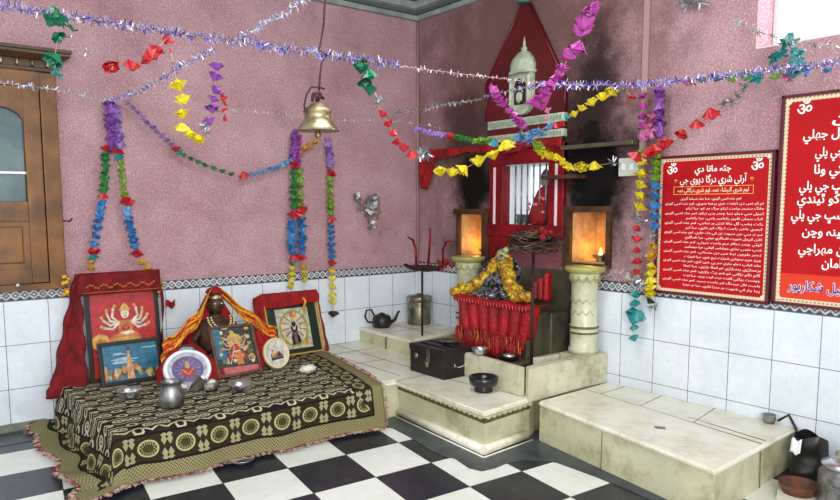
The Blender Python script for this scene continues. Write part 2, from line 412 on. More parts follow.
b.hexa([Vector(q) for q in ((xl, -.13, 2.475), (xl, -.16, 2.5), (xl, -.0, 2.475), (xl, 0, 2.5), (xr + .03, -.13, 2.475), (xr + .08, -.16, 2.5), (xr + .03, 0, 2.475), (xr + .08, 0, 2.5))])
b.box((xl - .03, -.17, 2.525), (xr + .09, -.001, 2.545)); cr = b.build('carved_cornice', M['wooddk'], t, True)
for k in range(12):
    x = xr - .045 - k * .09
    MB().lathe([(.004, 2.428), (.013, 2.445), (.008, 2.455), (.012, 2.468), (.004, 2.475)], (x, -.09, 0), 10).build('turned_knob', M['brass'], cr, True)
# ------------------------------------------------------------------ marble platforms
def vpoly(pts, z): return [(p[0], p[1]) for p in pts], z
PZ = .28
A = (-1.258, -1.293); B_ = (-1.325, -2.352); C_ = (-.843, -2.302); D_ = (-.7, -.0)
t = thing('marble_platform', 'low white marble platform with scalloped edge, carrying the black trunk and black bowl', 'platform', (-1.3, -2.3, 0))
ins = .03
body = [(A[0] + ins, -1.345), (B_[0] + ins, B_[1] + ins), (C_[0], C_[1] + ins), (-.7, -2.2), (-.013, -2.2), (-.013, -.013), (-3.16, -.013), (-3.16, -1.42), (-1.46, -1.42), (-1.45, -1.345)]
b = MB().prism(body, 0, PZ - .04); b.build('riser', M['riser'], t, True)
top = [(A[0], -1.352), B_, C_, (-.83, -2.26), (-.013, -2.26), (-.013, -.013), (-3.175, -.013), (-3.175, -1.43), (-1.46, -1.43), (-1.45, -1.352)]
b = MB().prism(top, PZ - .04, PZ); bmesh.ops.bevel(b.bm, geom=b.bm.edges[:], offset=.012, segments=3, affect='EDGES'); b.build('top_slab', M['marble'], t, True)
def scal(parent, p, q, z, n, out, m):
    p = Vector(p); q = Vector(q); d = (q - p) / n; b = MB(); ang = math.atan2(d.y, d.x)
    for k in range(n):
        c = p + d * (k + .5); r = d.length * .48
        mt = Matrix.Translation((c.x, c.y, z)) @ Matrix.Rotation(ang, 4, 'Z')
        pts = [(-r, 0)] + [(-r * math.cos(PI * j / 8), -r * .8 * math.sin(PI * j / 8)) for j in range(1, 8)] + [(r, 0)]
        n0 = len(b.bm.verts); sub = MB(); sub.plate(pts, -out, out)
        for v in sub.bm.verts: v.co = mt @ v.co
        me = bpy.data.meshes.new('tmp'); sub.bm.to_mesh(me); sub.bm.free(); b.bm.from_mesh(me); bpy.data.meshes.remove(me)
    return b.build('scalloped_moulding', m, parent, True)
scal(t, (A[0] + .018, -1.36, 0), (B_[0] + .018, B_[1] + .02, 0), PZ - .036, 19, .014, M['riser'])
scal(t, (B_[0] + .02, B_[1] + .018, 0), (C_[0], C_[1] + .018, 0), PZ - .036, 9, .014, M['riser'])
b = MB()
b.prism([(A[0] + .026, -1.34), (B_[0] + .026, B_[1] + .026), (C_[0] + .004, C_[1] + .026), (C_[0] + .004, C_[1] + .04), (B_[0] + .04, B_[1] + .04), (A[0] + .04, -1.34)], PZ - .085, PZ - .037); b.build('dark_groove', M['moss'], t, True)
b = MB(); b.tube([(A[0] + .02, -1.37, .035), (B_[0] + .012, B_[1] + .015, .035)], .03, 12); b.tube([(B_[0] + .012, B_[1] + .015, .035), (C_[0] - .05, C_[1] + .01, .035)], .03, 12)
b.box((A[0] - .03, -2.36, .004), (A[0] + .05, -1.37, .02)) if 0 else None
b.build('base_moulding', M['marble'], t, True)
b = MB(); b.tube([(B_[0] - .02, B_[1] - .02, .006), (C_[0] - .03, C_[1] - .03, .006)], .006, 6); b.tube([(A[0] - .015, -1.36, .006), (B_[0] - .02, B_[1] - .02, .006)], .006, 6); b.build('base_line', M['marble'], t, True)
b = MB()
for p, q in (((-1.18, -1.3), (-1.2, -.02)), ((-.95, -.78), (-3.2, -.72)), ((-1.3, -1.42), (-.8, -1.38)), ((-.95, -.02), (-.97, -1.4)), ((-1.24, -.35), (-.72, -.35)), ((-1.0, -1.4), (-.88, -2.26))):
    p = Vector((*p, PZ)); q = Vector((*q, PZ)); n = (q - p).cross(Vector((0, 0, 1))).normalized() * .003
    b.hexa([p - n - Vector((0, 0, .003)), p - n + Vector((0, 0, .0012)), p + n - Vector((0, 0, .003)), p + n + Vector((0, 0, .0012)), q - n - Vector((0, 0, .003)), q - n + Vector((0, 0, .0012)), q + n - Vector((0, 0, .003)), q + n + Vector((0, 0, .0012))])
b.build('grout_line', M['grout'], t, True)
# corner step
t = thing('marble_step', 'raised marble step in the wall corner with the kettle and steel canister on it', 'step', (-.4, -.4, PZ))
b = MB().prism([(-.69, -.04), (-.70, -.78), (-.013, -.70), (-.013, -.013), (-.69, -.013)], PZ, .385); b.build('riser', M['riser'], t, True)
b = MB().prism([(-.70, -.013), (-.71, -.795), (-.013, -.715), (-.013, -.013)], .385, .412); bmesh.ops.bevel(b.bm, geom=b.bm.edges[:], offset=.006, segments=2, affect='EDGES'); b.build('top_slab', M['marble'], t, True)
b = MB()
for p, q in (((-.37, -.015), (-.38, -.74)), ((-.705, -.40), (-.015, -.38))): b.tube([(*p, .411), (*q, .411)], .003, 6)
b.box((-.712, -.45, PZ), (-.70 + .012, -.446, .385)); b.build('grout_line', M['grout'], t, True)
# right platform
t = thing('marble_platform', 'long low marble platform along the tiled right wall in the foreground', 'platform', (-.5, -3, 0))
Q = [(-.862, -2.36), (-1.085, -3.70), (-.013, -3.60), (-.013, -2.26)]; qz = [.27, .27, .24, .24]
qi = [(-.84, -2.36), (-1.055, -3.675), (-.013, -3.575), (-.013, -2.26)]
b = MB().prism(qi, 0, [z - .035 for z in qz]); b.build('riser', M['riser'], t, True)
b = MB().prism(Q, [z - .035 for z in qz], qz); bmesh.ops.bevel(b.bm, geom=b.bm.edges[:], offset=.014, segments=3, affect='EDGES'); b.build('top_slab', M['marble'], t, True)
b = MB()
def pz(p): return .24 + .03 * min(1, -p[0] / .95)
for p, q in (((-.33, -2.3), (-.50, -3.63)), ((-.36, -3.12), (-.43, -3.62)), ((-.35, -2.46), (-.02, -2.42)), ((-.39, -2.80), (-.02, -2.72)), ((-.44, -3.2), (-.02, -3.1))):
    z0, z1 = pz(p), pz(q); b.tube([(*p, z0 - .001), (*q, z1 - .001)], .0032, 6)
for k in (-2.95,): b.tube([(-.972, k, .01), (-.968, k, .235)], .003, 6)
b.tube([(-.5, -3.632, .01), (-.5, -3.628, .22)], .003, 6)
b.tube([(-.843, -2.37, .236), (-1.058, -3.678, .236), (-.02, -3.577, .206)], .006, 6)
b.build('grout_line', M['grout'], t, True)
# ------------------------------------------------------------------ fire basin below the shrine
t = thing('shrine_basin', 'square marble basin with oily dark bed between the two pillars', 'basin', (-.45, -1.7, PZ))
b = MB().prism([(-.90, -2.31), (-.012, -2.262), (-.012, -2.19), (-.85, -2.24)], PZ - .03, [.475, .46, .46, .475]); bmesh.ops.bevel(b.bm, geom=b.bm.edges[:], offset=.006, segments=2, affect='EDGES'); b.build('side_wall', M['basin'], t, True)
b = MB().prism([(-.905, -2.24), (-.855, -2.24), (-.76, -1.5), (-.81, -1.5)], PZ, [.47, .47, .455, .455]); bmesh.ops.bevel(b.bm, geom=b.bm.edges[:], offset=.006, segments=2, affect='EDGES'); b.build('front_wall', M['basin'], t, True)
b = MB().prism([(-.80, -1.5), (-.75, -1.5), (-.70, -1.1), (-.74, -1.1)], PZ, .42); b.build('front_wall', M['darkstone'], t, True)
b = MB().prism([(-.85, -2.2), (-.013, -2.2), (-.013, -.82), (-.66, -.9), (-.76, -1.5)], PZ, PZ + .03); b.build('bed', M['darkstone'], t, True)
b = MB().box((-.27, -2.2, PZ), (-.013, -2.03, .46), bev=.008); b.build('corner_block', M['basin'], t, True)
b = MB().box((-.50, -2.02, .31), (-.055, -1.97, .44), bev=.006); b.build('ledge', M['marble'], t, True)
# ------------------------------------------------------------------ pillars
def pillar(y, zb, label, x=-.14):
    t = thing('marble_pillar', label, 'pillar', (x, y, zb), (0, 0, 0), 'pillars flanking the shrine')
    h = 1.09 - zb; r = .098
    MB().lathe([(r * 1.12, 0), (r * 1.12, .03), (r, .045), (r, .13), (r * 1.06, .14), (r * 1.06, .16), (r * .98, .17), (r * 1.05, .18), (r * 1.05, .2), (r * .97, .215), (r * .97, h - .1), (r * 1.1, h - .075), (r * 1.12, h - .05), (0, h - .05)], n=36).build('shaft', M['pillar'], t)
    MB().lathe([(r * 1.1, h - .052), (r * 1.42, h - .035), (r * 1.5, h - .015), (r * 1.5, h - .006), (r * 1.42, h), (0, h)], n=40).build('capital', M['capital'], t)
    b = MB()
    for k in range(12):
        a = 2 * PI * k / 12; c = Vector((math.cos(a) * r * 1.06, math.sin(a) * r * 1.06, h - .065)); tg = Vector((-math.sin(a), math.cos(a), 0))
        b.tube([c + tg * (.024 * math.cos(j * PI / 6)) + Vector((0, 0, -.042 * math.sin(j * PI / 6))) for j in range(7)], .0055, 6)
    b.build('scallop_carving', M['capital'], t)
    b = MB()
    for k in range(5):
        a = PI + (k - 2) * .55
        for dz, q in ((.42, 1), (.34, -1)):
            c = Vector((math.cos(a) * r * .98, math.sin(a) * r * .98, h * dz + .1)); tg = Vector((-math.sin(a), math.cos(a), 0))
            b.tube([c - tg * .025 + Vector((0, 0, q * .03)), c, c + tg * .025 + Vector((0, 0, q * .03))], .003, 5)
    b.build('line_carving', M['capital'], t)
    b = MB()
    for zz in (.15, .19): b.lathe([(r * 1.04, zz - .01), (r * 1.1, zz - .004), (r * 1.1, zz + .004), (r * 1.04, zz + .01)], n=32)
    b.build('dark_ring', M['moss'], t)
pillar(-.885, .413, 'round carved marble pillar under the left lit niche, behind the red cloth'); pillar(-2.14, .462, 'round carved marble pillar under the right lit niche, on the basin corner')
# ------------------------------------------------------------------ lit niches
def niche(y0, y1, z0, z1, label, post):
    t = thing('wall_niche', label, 'niche', (0, (y0 + y1) / 2, z0), RR, 'lit niches either side of the shrine window')
    hw = (y1 - y0) / 2; h = z1 - z0
    b = MB(); D = .28
    b.box((-hw, D, 0), (hw, D + .015, h)); b.box((-hw, 0, -.0), (-hw + .012, D, h)); b.box((hw - .012, 0, 0), (hw, D, h)); b.box((-hw, 0, 0), (hw, D, .012)); b.box((-hw, 0, h - .012), (hw, D, h))
    b.build('lining', M['nichewall'], t)
    b = MB(); f = .028
    b.box((-hw - f - post, -.03, -.02), (-hw + .01, .02, h + f)); b.box((hw - .01, -.03, -.02), (hw + f + (.05 if post == 0 else 0), .02, h + f)); b.box((-hw - f - .02, -.05, h - .005), (hw + f + .03, .02, h + f + .01))
    b.build('frame', M['woodold'], t)
    b = MB().box((-hw - .03, -.06, -.03), (hw + .03, .02, 0), bev=.004); b.build('sill', M['woodold'], t)
    # open shutter leaf, half ajar, inside the opening
    mt = Matrix.Translation((hw - .02, .01, 0)) @ Matrix.Rotation(math.radians(100), 4, 'Z')
    MB().box((0, 0, .02), (hw * 1.1, .015, h - .03), mt).build('shutter', M['woodold'], t)
    L = bpy.data.lights.new('flame_light', 'POINT'); L.energy = .4; L.color = (1, .55, .14); L.shadow_soft_size = .03
    lo = bpy.data.objects.new('flame_light', L); COL.objects.link(lo); lo.location = (.0, (y0 + y1) / 2 - .02, z0 + .16); lo.location.x = .08
    L = bpy.data.lights.new('flame_glow', 'POINT'); L.energy = .7; L.color = (1, .5, .08); L.shadow_soft_size = .05
    lo = bpy.data.objects.new('flame_glow', L); COL.objects.link(lo); lo.location = (.18, y1 - .07, z0 + .1)
niche(-.935, -.625, 1.085, 1.455, 'glowing wooden framed wall niche with a lamp, left of the barred window', .0)
niche(-2.235, -1.89, 1.1, 1.48, 'glowing wooden framed wall niche with a lamp, right of the barred window', .03)
def diya(p, s, label):
    t = thing('oil_lamp', label, 'oil lamp', p, (0, 0, R.random() * 3), 'burning oil lamps in the niches')
    MB().lathe([(.0, 0), (.03 * s, 0), (.02 * s, .01), (.045 * s, .03 * s), (.052 * s, .042 * s), (.048 * s, .042 * s), (.03 * s, .028 * s), (0, .026 * s)], n=20, wave=lambda a, z: .12 * math.cos(a) ** 8 if z > .02 else 0).build('bowl', M['brass'], t)
    MB().lathe([(.001, .035), (.012, .045), (.014, .055), (.008, .075), (.001, .098)], (.02, 0, 0), 12).build('flame', M['flame'], t)
    MB().tube([(0, 0, .03), (.02, 0, .045)], .004, 6).build('wick', M['wick'], t)
diya((.08, -.86, 1.097), 1.2, 'small burning brass oil lamp in the left niche')
diya((.08, -2.10, 1.112), 1.25, 'small burning brass oil lamp in the right niche')
b = MB()
for k in range(16): b.ball((.08 + R.uniform(-.03, .05), -2.17 + R.uniform(-.05, .05), 1.125 + R.random() * .05), R.uniform(.012, .022), .4, 1)
tag(origin(b.build('incense_heap', M['wick']), (.08, -2.17, 1.112)), 'dark heap of burnt offerings behind the flame in the right niche', 'offerings')
# ------------------------------------------------------------------ shrine window
t = thing('shrine_window', 'red painted barred window of the shrine, bright behind its bars', 'window', (0, -1.433, 1.3), RR)
W = .2475
b = MB()
b.box((-.40, -.04, -.02), (-W, .05, .70), bev=.006); b.box((W, -.04, -.02), (.40, .05, .70), bev=.006)
b.box((-.40, -.045, .555), (.40, .05, .70), bev=.006); b.box((-.42, -.06, -.03), (.42, .05, .07), bev=.008)
b.build('frame', M['redpaint'], t)
b = MB()
for x in (-.335, .335): b.box((x - .012, -.05, .06), (x + .012, -.04, .54), bev=.003)
b.build('white_strip', mat('strip_white', (226, 200, 206), .4), t)
for k in range(6):
    x = -W + .085 + k * .066
    MB().tube([(x, .03, .06), (x, .03, .57)], .0065, 8).build('bar', M['steelold'], t)
b = MB().box((-W, .0, .06), (W, .3, .07)); b.box((-W, 0, .55), (W, .3, .56)); b.box((-W - .01, .05, .06), (-W, .3, .56)); b.box((W, .05, .06), (W + .01, .3, .56)); b.build('reveal', mat('white_reveal', (226, 232, 240), .5), t)
b = MB()
b.plate([(-.30, .0), (.30, 0), (.36, -.13), (.1, -.10), (-.15, -.13), (-.38, -.22), (-.40, -.05)], -.05, -.03)
b.build('apron', M['redpaint'], t)
# rag idol and offerings behind the bars
t = thing('dressed_idol', 'small idol in red cloth seen behind the window bars', 'idol', (.14, -1.5, 1.375), RR)
b = MB().lathe([(.13, 0), (.125, .08), (.09, .2), (.06, .27), (.03, .3), (0, .31)], n=24, wave=lambda a, z: .08 * math.sin(7 * a)); b.build('robe', M['redcloth'], t)
MB().ball((0, 0, .335), .045, .1).build('head', mat('grey_stone', (150, 140, 140), .5), t)
MB().lathe([(.05, .36), (.055, .375), (.02, .43), (0, .45)], n=14).build('crown', M['silver'], t)
b = MB()
for k in range(7): b.ball((R.uniform(-.1, .1), -.1, .05 + R.random() * .16), .018, .2, 1)
b.build('flower_garland', pm('pink', (226, 130, 150)), t)
for yy, s, c in ((-1.28, .035, 'green'), (-1.35, .03, 'grey')):
    o = MB().lathe([(s * .6, 0), (s, .02), (s * .8, .06), (s * 1.1, .08), (s * .9, .08), (0, .05)], n=16).build('incense_pot', pm('pot' + c, (96, 110, 90) if c == 'green' else (110, 106, 110)))
    o.location = (.08, yy, 1.371); tag(o, 'small %s pot on the sill behind the bars, %s of the two' % (('greenish', 'left') if c == 'green' else ('grey', 'right')), 'pot', 'pots on the shrine window sill')
# pediment
t = thing('red_pediment', 'tall dark red painted triangular plaque above the shrine window', 'plaque', (0, -1.42, 2.225), RR)
b = MB().plate([(-.42, .0), (.41, 0), (.41, .22), (.03, .87), (-.03, .87), (-.42, .30)], -.05, 0); b.build('panel', M['darkred'], t)
b = MB()
for p, q in (((-.43, .0), (-.43, .30)), ((-.43, .30), (-.02, .89)), ((.02, .89), (.42, .22)), ((.42, .22), (.42, 0))): b.tube([(p[0], -.05, p[1]), (q[0], -.05, q[1])], .009, 6)
b.build('edge_moulding', M['maroon'], t)
MB().lathe([(.05, .86), (.06, .875), (.03, .9), (.012, .93), (0, .97)], (0, -.07, 0), 16).build('green_finial', mat('verdigris', (70, 110, 96), .5), t)
# relief dome on it
t = thing('dome_relief', 'white stucco domed relief mounted on the red triangular plaque', 'relief', (-.05, -1.42, 2.28), RR); t.scale = (1.12, 1, 1.12)
b = MB(); rw = .105
b.plate([(-rw, .05)] + [(-rw * math.cos(PI * k / 10), .05 - .09 * math.sin(PI * k / 10)) for k in range(1, 10)] + [(rw, .05), (rw, .24), (-rw, .24)], -.04, 0); b.build('plinth', M['stucco'], t)
prof = [(rw * 1.15, .24), (rw * 1.2, .255), (rw * 1.05, .265), (rw * 1.02, .30), (rw * .85, .345), (rw * .5, .385), (.02, .405), (.03, .415), (.012, .43), (.012, .45), (.002, .50)]
b = MB().lathe(prof, (0, -.0, 0), 36, wave=lambda a, z: .07 * (-1) ** int(a / (PI / 18)) if .27 < z < .4 else 0)
for v in b.bm.verts: v.co.y = max(-.11, min(v.co.y, 0)) * .8
b.build('dome', M['stucco'], t)
b = MB()
for x in (-.085, .085): b.lathe([(.016, .03), (.018, .04), (.012, .05), (.012, .2), (.018, .22)], (x, -.05, 0), 10)
b.build('colonnette', M['stucco'], t)
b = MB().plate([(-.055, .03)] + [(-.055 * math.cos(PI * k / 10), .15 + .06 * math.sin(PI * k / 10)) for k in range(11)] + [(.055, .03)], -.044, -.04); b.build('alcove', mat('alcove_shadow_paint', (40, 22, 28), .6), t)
b = MB(); b.ball((0, -.05, .08), .03, .3, 2, (1, .4, 1.3)); b.ball((0, -.05, .14), .018, .2, 2, (1, .5, 1)); b.build('figure', M['stucco'], t)
# stucco bands
for k, (z0, z1) in enumerate(((2.15, 2.22), (2.04, 2.10))):
    t = thing('stucco_band', ['upper pale stucco band with carved ticks under the red plaque', 'lower pale stucco band with carved ticks above the shrine window'][k], 'moulding', (0, -1.42, z0), RR, 'stucco bands above the shrine window')
    MB().box((-.41, -.05, 0), (.41, 0, z1 - z0), bev=.006).build('panel', M['stucco'], t)
    b = MB()
    for q in range(26): b.box((-.39 + q * .0305, -.056, .018), (-.372 + q * .0305, -.05, z1 - z0 - .018))
    b.build('carving', mat('stucco_shade', (150, 158, 140), .7), t)
o = MB().box((-.045, -1.83, 2.10), (0, -1.01, 2.15)).build('red_strip', M['darkred']); tag(origin(o, (0, -1.42, 2.1)), 'dark red board between the two pale stucco bands', 'board')
# slabs above the niches
o = MB().box((-.09, -2.47, 1.935), (0, -1.84, 1.965), bev=.004).build('soot_shelf', M['darkstone']); tag(origin(o, (0, -2.15, 1.935)), 'thin black sooty stone shelf above the right niche', 'shelf')
o = MB().box((-.12, -2.02, 1.72), (0, -1.70, 1.75), bev=.004).build('soot_shelf', M['woodold']); tag(origin(o, (0, -1.85, 1.72)), 'short burnt wooden shelf beside the window frame, above the right niche', 'shelf')
# red valance cloth
def drape(fn, nu, nv, name, m, parent=None, th=.004, uvf=None):
    return MB().grid(fn, nu, nv, uvf=uvf).build(name, m, parent, True, th, norm=False)
o = drape(lambda u, v: Vector((-.06 - .02 * math.sin(u * 40), -.22 - 1.62 * u, 2.03 + .005 * math.sin(u * 8) - v * (.07 + .02 * math.sin(u * 13)))), 60, 4, 'red_valance', M['redcloth'])
tag(origin(o, (-.06, -1, 1.95)), 'red cloth strip stretched along the wall over the window and left niche', 'cloth')
o = drape(lambda u, v: Vector((-.08 - .03 * math.sin(u * 9 + v * 3), -.15 - .24 * u * (1 - v * .75), 2.02 - .32 * v - .03 * u)), 12, 12, 'red_pennant', M['redcloth'])
tag(origin(o, (-.08, -.2, 1.7)), 'red cloth triangle hanging down near the wall corner, left of the soot', 'cloth')
# ------------------------------------------------------------------ switch box and conduit
t = thing('switch_box', 'white switch box low on the right wall between shrine and red notice', 'switch', (0, -2.41, 1.725), RR)
MB().box((-.085, -.04, 0), (.075, 0, .125), bev=.006).build('box', mat('grey_white_plastic', (196, 200, 186), .4), t)
for x in (-.04, .025): MB().box((x - .015, -.048, .04), (x + .015, -.04, .085), bev=.003).build('rocker_switch', M['white'], t)
o = MB().box((-.02, -2.52, 1.85), (0, -2.475, CEIL - .01), bev=.003).build('cable_casing', M['conduit']); tag(origin(o, (0, -2.5, 1.85)), 'pale flat cable casing running up the right wall from the switch box', 'casing')
# ------------------------------------------------------------------ Sindhi lettering
JN = {'ا': (0xFE8D, 2), 'آ': (0xFE81, 2), 'أ': (0xFE83, 2), 'ء': (0xFE80, 1), 'ئ': (0xFE89, 4), 'ب': (0xFE8F, 4), 'ت': (0xFE95, 4), 'ث': (0xFE99, 4), 'ج': (0xFE9D, 4), 'ح': (0xFEA1, 4), 'خ': (0xFEA5, 4), 'د': (0xFEA9, 2), 'ذ': (0xFEAB, 2), 'ر': (0xFEAD, 2), 'ز': (0xFEAF, 2), 'س': (0xFEB1, 4), 'ش': (0xFEB5, 4), 'ص': (0xFEB9, 4), 'ع': (0xFEC9, 4), 'غ': (0xFECD, 4), 'ف': (0xFED1, 4), 'ق': (0xFED5, 4), 'ل': (0xFEDD, 4), 'م': (0xFEE1, 4), 'ن': (0xFEE5, 4), 'ه': (0xFEE9, 4), 'و': (0xFEED, 2), 'ي': (0xFEF1, 4), 'پ': (0xFB56, 4), 'ٿ': (0xFB62, 4), 'ڀ': (0xFB5A, 4), 'چ': (0xFB7A, 4), 'ڄ': (0xFB72, 4), 'ڃ': (0xFB76, 4), 'ڌ': (0xFB84, 2), 'ک': (0xFB8E, 4), 'ك': (0xFB8E, 4), 'ڪ': (0xFB8E, 4), 'گ': (0xFB92, 4), 'ٻ': (0xFB52, 4), 'ہ': (0xFBA6, 4), 'ٺ': (0xFB5E, 4), 'ٽ': (0xFB66, 4)}
def shape(s):
    out = []
    for i, ch in enumerate(s):
        if ch not in JN: out.append(ch); continue
        base, n = JN[ch]; pv = s[i - 1] if i else ' '; nx = s[i + 1] if i + 1 < len(s) else ' '
        a = pv in JN and JN[pv][1] == 4; c = n == 4 and nx in JN and JN[nx][1] > 1
        k = (3 if a and c else 2 if c else 1 if a and n > 1 else 0)
        out.append(chr(base + k))
    return ''.join(reversed(out))
TX = []
def text(s, x, z, h, mt, parent, y, align='CENTER', arab=True, bold=.012, width=None, name='writing', ext=.0006, res=3):
    c = bpy.data.curves.new('t', 'FONT'); c.body = shape(s) if arab else s; c.size = h; c.align_x = align; c.offset = bold * h; c.extrude = ext; c.resolution_u = res
    o = bpy.data.objects.new('t', c); COL.objects.link(o); TX.append((o, c, x, z, mt, parent, y, width, name, align))
def flush_text(parent, name, m):
    global TX
    bpy.context.view_layer.update(); dg = bpy.context.evaluated_depsgraph_get(); bm = bmesh.new()
    for o, c, x, z, mt, p, y, width, nm, al in TX:
        me = bpy.data.meshes.new_from_object(o.evaluated_get(dg)); xs = [v.co.x for v in me.vertices] or [0, 1]; w = max(xs) - min(xs); k = 1
        if width and w > 0: k = width / w
        off = {'CENTER': (max(xs) + min(xs)) / 2, 'LEFT': min(xs), 'RIGHT': max(xs)}[al]
        me.transform(Matrix.Translation((x, y, z)) @ Matrix.Rotation(PI / 2, 4, 'X') @ Matrix.Diagonal((k, 1, 1, 1)) @ Matrix.Translation((-off, 0, 0)))
        bm.from_mesh(me); bpy.data.meshes.remove(me); bpy.data.objects.remove(o); bpy.data.curves.remove(c)
    TX = []
    me = bpy.data.meshes.new(name); bm.to_mesh(me); bm.free(); me.materials.append(m)
    o = bpy.data.objects.new(name, me); COL.objects.link(o); o.parent = parent; return o
def board(label, yl, yr, z0, z1, tilt, brd=.035):
    w = (yl - yr) / 2; h = z1 - z0
    t = thing('prayer_notice', label, 'notice board', (-.03, (yl + yr) / 2, z0), (0, tilt, -PI / 2), 'red prayer notices on the right wall')
    b = MB(); f = .018
    for q in (((-w, -.012, 0), (-w + f, .028, h)), ((w - f, -.012, 0), (w, .028, h)), ((-w, -.012, 0), (w, .028, f)), ((-w, -.012, h - f), (w, .028, h))): b.box(*q, bev=.003)
    b.build('frame', M['maroon'], t)
    MB().box((-w + f, 0, f), (w - f, .02, h - f)).build('border', M['orn'], t)
    MB().box((-w + brd + f, -.002, f + brd), (w - brd - f, .001, h - f - brd)).build('panel', M['sign'], t)
    for sx in (-1, 1):
        for zz in (f + brd, h - f - brd): MB().ell(sx * (w - brd - f), zz, .013, .013, -.003, -.002, 16).build('corner_flower', M['cream'], t)
    return t, w, h
def om(parent, x, z, h): text('\u0950', x, z, h * 1.05, None, parent, -.0035, arab=False, bold=.012, res=5)
t, w, h = board('smaller red notice with dense white script and two Om signs', -2.636, -3.406, .94, 1.845, 0, .02)
om(t, -w + .105, h - .125, .085); om(t, w - .105, h - .12, .085)
text('جئہ ماتا دي', 0, h - .11, .052, None, t, -.0035, width=.24, bold=.02)
text('آرتي شري درگا ديوي جي', 0, h - .178, .06, None, t, -.0035, width=.44, bold=.012)
flush_text(t, 'title_writing', M['ink'])
text('*', -.25, h - .19, .05, None, t, -.0035, arab=False, bold=.03); text('*', .25, h - .19, .05, None, t, -.0035, arab=False, bold=.03); flush_text(t, 'title_star', M['inkyel'])
b = MB()
for zz, sx in ((h - .203, 0), (h - .252, 0)): b.box((-.26, -.0035, zz), (.26, -.002, zz + .003))
for xx in (-.262, .262): b.box((xx - .0015, -.0035, h - .252), (xx + .0015, -.002, h - .2))
b.build('title_box', M['inkyel'], t)
text('اوم شري گنيشاء نمہ، اوم شري درگائي نمہ', 0, h - .236, .034, None, t, -.0035, width=.47, bold=.01); flush_text(t, 'subtitle_writing', mat('sign_cream_ink', (250, 222, 190), .5))
V = ['اوم جئہ امبي گوري، ميا جئہ شياما گوري', 'تم کو نس دن ڌياوت هري برهما شوري، اوم جئہ امبي گوري', 'مانگ سندور براجت ٽيکو مرگ مد کو، ميا ٽيکو', 'اجول سي دوئو نينا چندر بدن نيکو، اوم جئہ امبي گوري', 'کنک سمان کليور رکتامبر راجي، ميا رکتامبر', 'رکت پشپ گل مالا کنٺن پر ساجي، اوم جئہ امبي گوري', 'کيهري واهن راجت کڙگ کپر ڌاري، ميا کپر', 'سر نر مني جن سيوت تن کي دک هاري، اوم جئہ امبي گوري', 'کانن کنڊل شوڀت ناساگري موتي، ميا ناساگري', 'کوٽي چندر دواکر سم راجت جيوتي، اوم جئہ امبي گوري', 'شنڀ نشنڀ بداري مهشاسر گهاتي، ميا مهشاسر', 'ڌومر ولوچن نينا نس دن مدماتي، اوم جئہ امبي گوري', 'چنڊ منڊ سنهاري شوڻت بيج هري، ميا شوڻت', 'مڌو کيٽڀ دوئو ماري سر ڀي هين کري، اوم جئہ امبي گوري', 'برهماڻي رودراڻي تم کملا راڻي، ميا کملا', 'آگم نگم بکاني تم شو پٽ راڻي، اوم جئہ امبي گوري', 'چونسٺ يوگني گاوت نرت کرت ڀيرو، ميا نرت', 'باجت تال مردنگ اور باجت ڊمرو، اوم جئہ امبي گوري', 'ڀجا چار اتي شوڀت ور مدرا ڌاري، ميا ور مدرا']
for i, s in enumerate(V):
    zz = h - .285 - i * .0307
    if i == 0: text(s, -.01, zz, .019, None, t, -.0035, width=.40, res=1, bold=0)
    else: text(s, w - .055, zz, .019, None, t, -.0035, 'RIGHT', width=(2 * w - .12) if i % 2 else .50, res=1, bold=0)
flush_text(t, 'verse_writing', M['ink'])
t, w, h = board('larger red notice with big white script at the right edge of the photo', -3.425, -4.435, .95, 2.145, 0, .025)
om(t, -w + .125, h - .12, .09); om(t, w - .125, h - .12, .09)
rows = [('ميران', 832, 123, .26), ('گل پل جهلي', 803, 139, .30), ('سڀ جي پلي', 815, 156.4, .25), ('ماکي وٺا', 814, 173.7, .20), ('سڀ جي پلي', 799, 190, .27), ('ماکو ٿيندي', 797, 203, .27), ('سڀ جي پلي', 791, 218.5, .28), ('شينہ وڃن', 802, 235, .25), ('جن مهراچي', 798, 252, .28), ('امان', 821.5, 267, .10)]
rights = ['ديوي ماتا جي مندر', 'لال چنري واري ماتا', 'مورت مٺي ماتا جي', 'آيا سڀ سوالي در', 'جهولي ڀري ڏي', 'دعائون سڀ جون', 'ماتا راڻي جي', 'مندر ۾ اچي سڀ', 'شيران والي', 'جئہ ماتا']
def bl(px, py): p = onx(px, py, -.034); return (-3.425 - 1.01 / 2) - p.y, p.z - .95
for (s, px, py, wd), r in zip(rows, rights):
    lx, lz = bl(px, py); text(s, lx, lz, .068, None, t, -.0035, 'LEFT', width=wd, bold=.02); text(r, w - .09, lz, .068, None, t, -.0035, 'RIGHT', width=w - .13 - lx - wd, bold=.02)
flush_text(t, 'verse_writing', M['ink'])
b = MB().box((-w + .045, -.004, .045), (w - .045, -.0015, .185)); b.build('orange_band', M['signor'], t)
text('شڪيل شڪارپور', -w + .085, .095, .072, None, t, -.0045, 'LEFT', width=.36, bold=.05); flush_text(t, 'signature_outline', M['ink'])
text('شڪيل شڪارپور', -w + .0875, .095, .072, None, t, -.0055, 'LEFT', width=.355, bold=.012); flush_text(t, 'signature_writing', M['inkblue'])
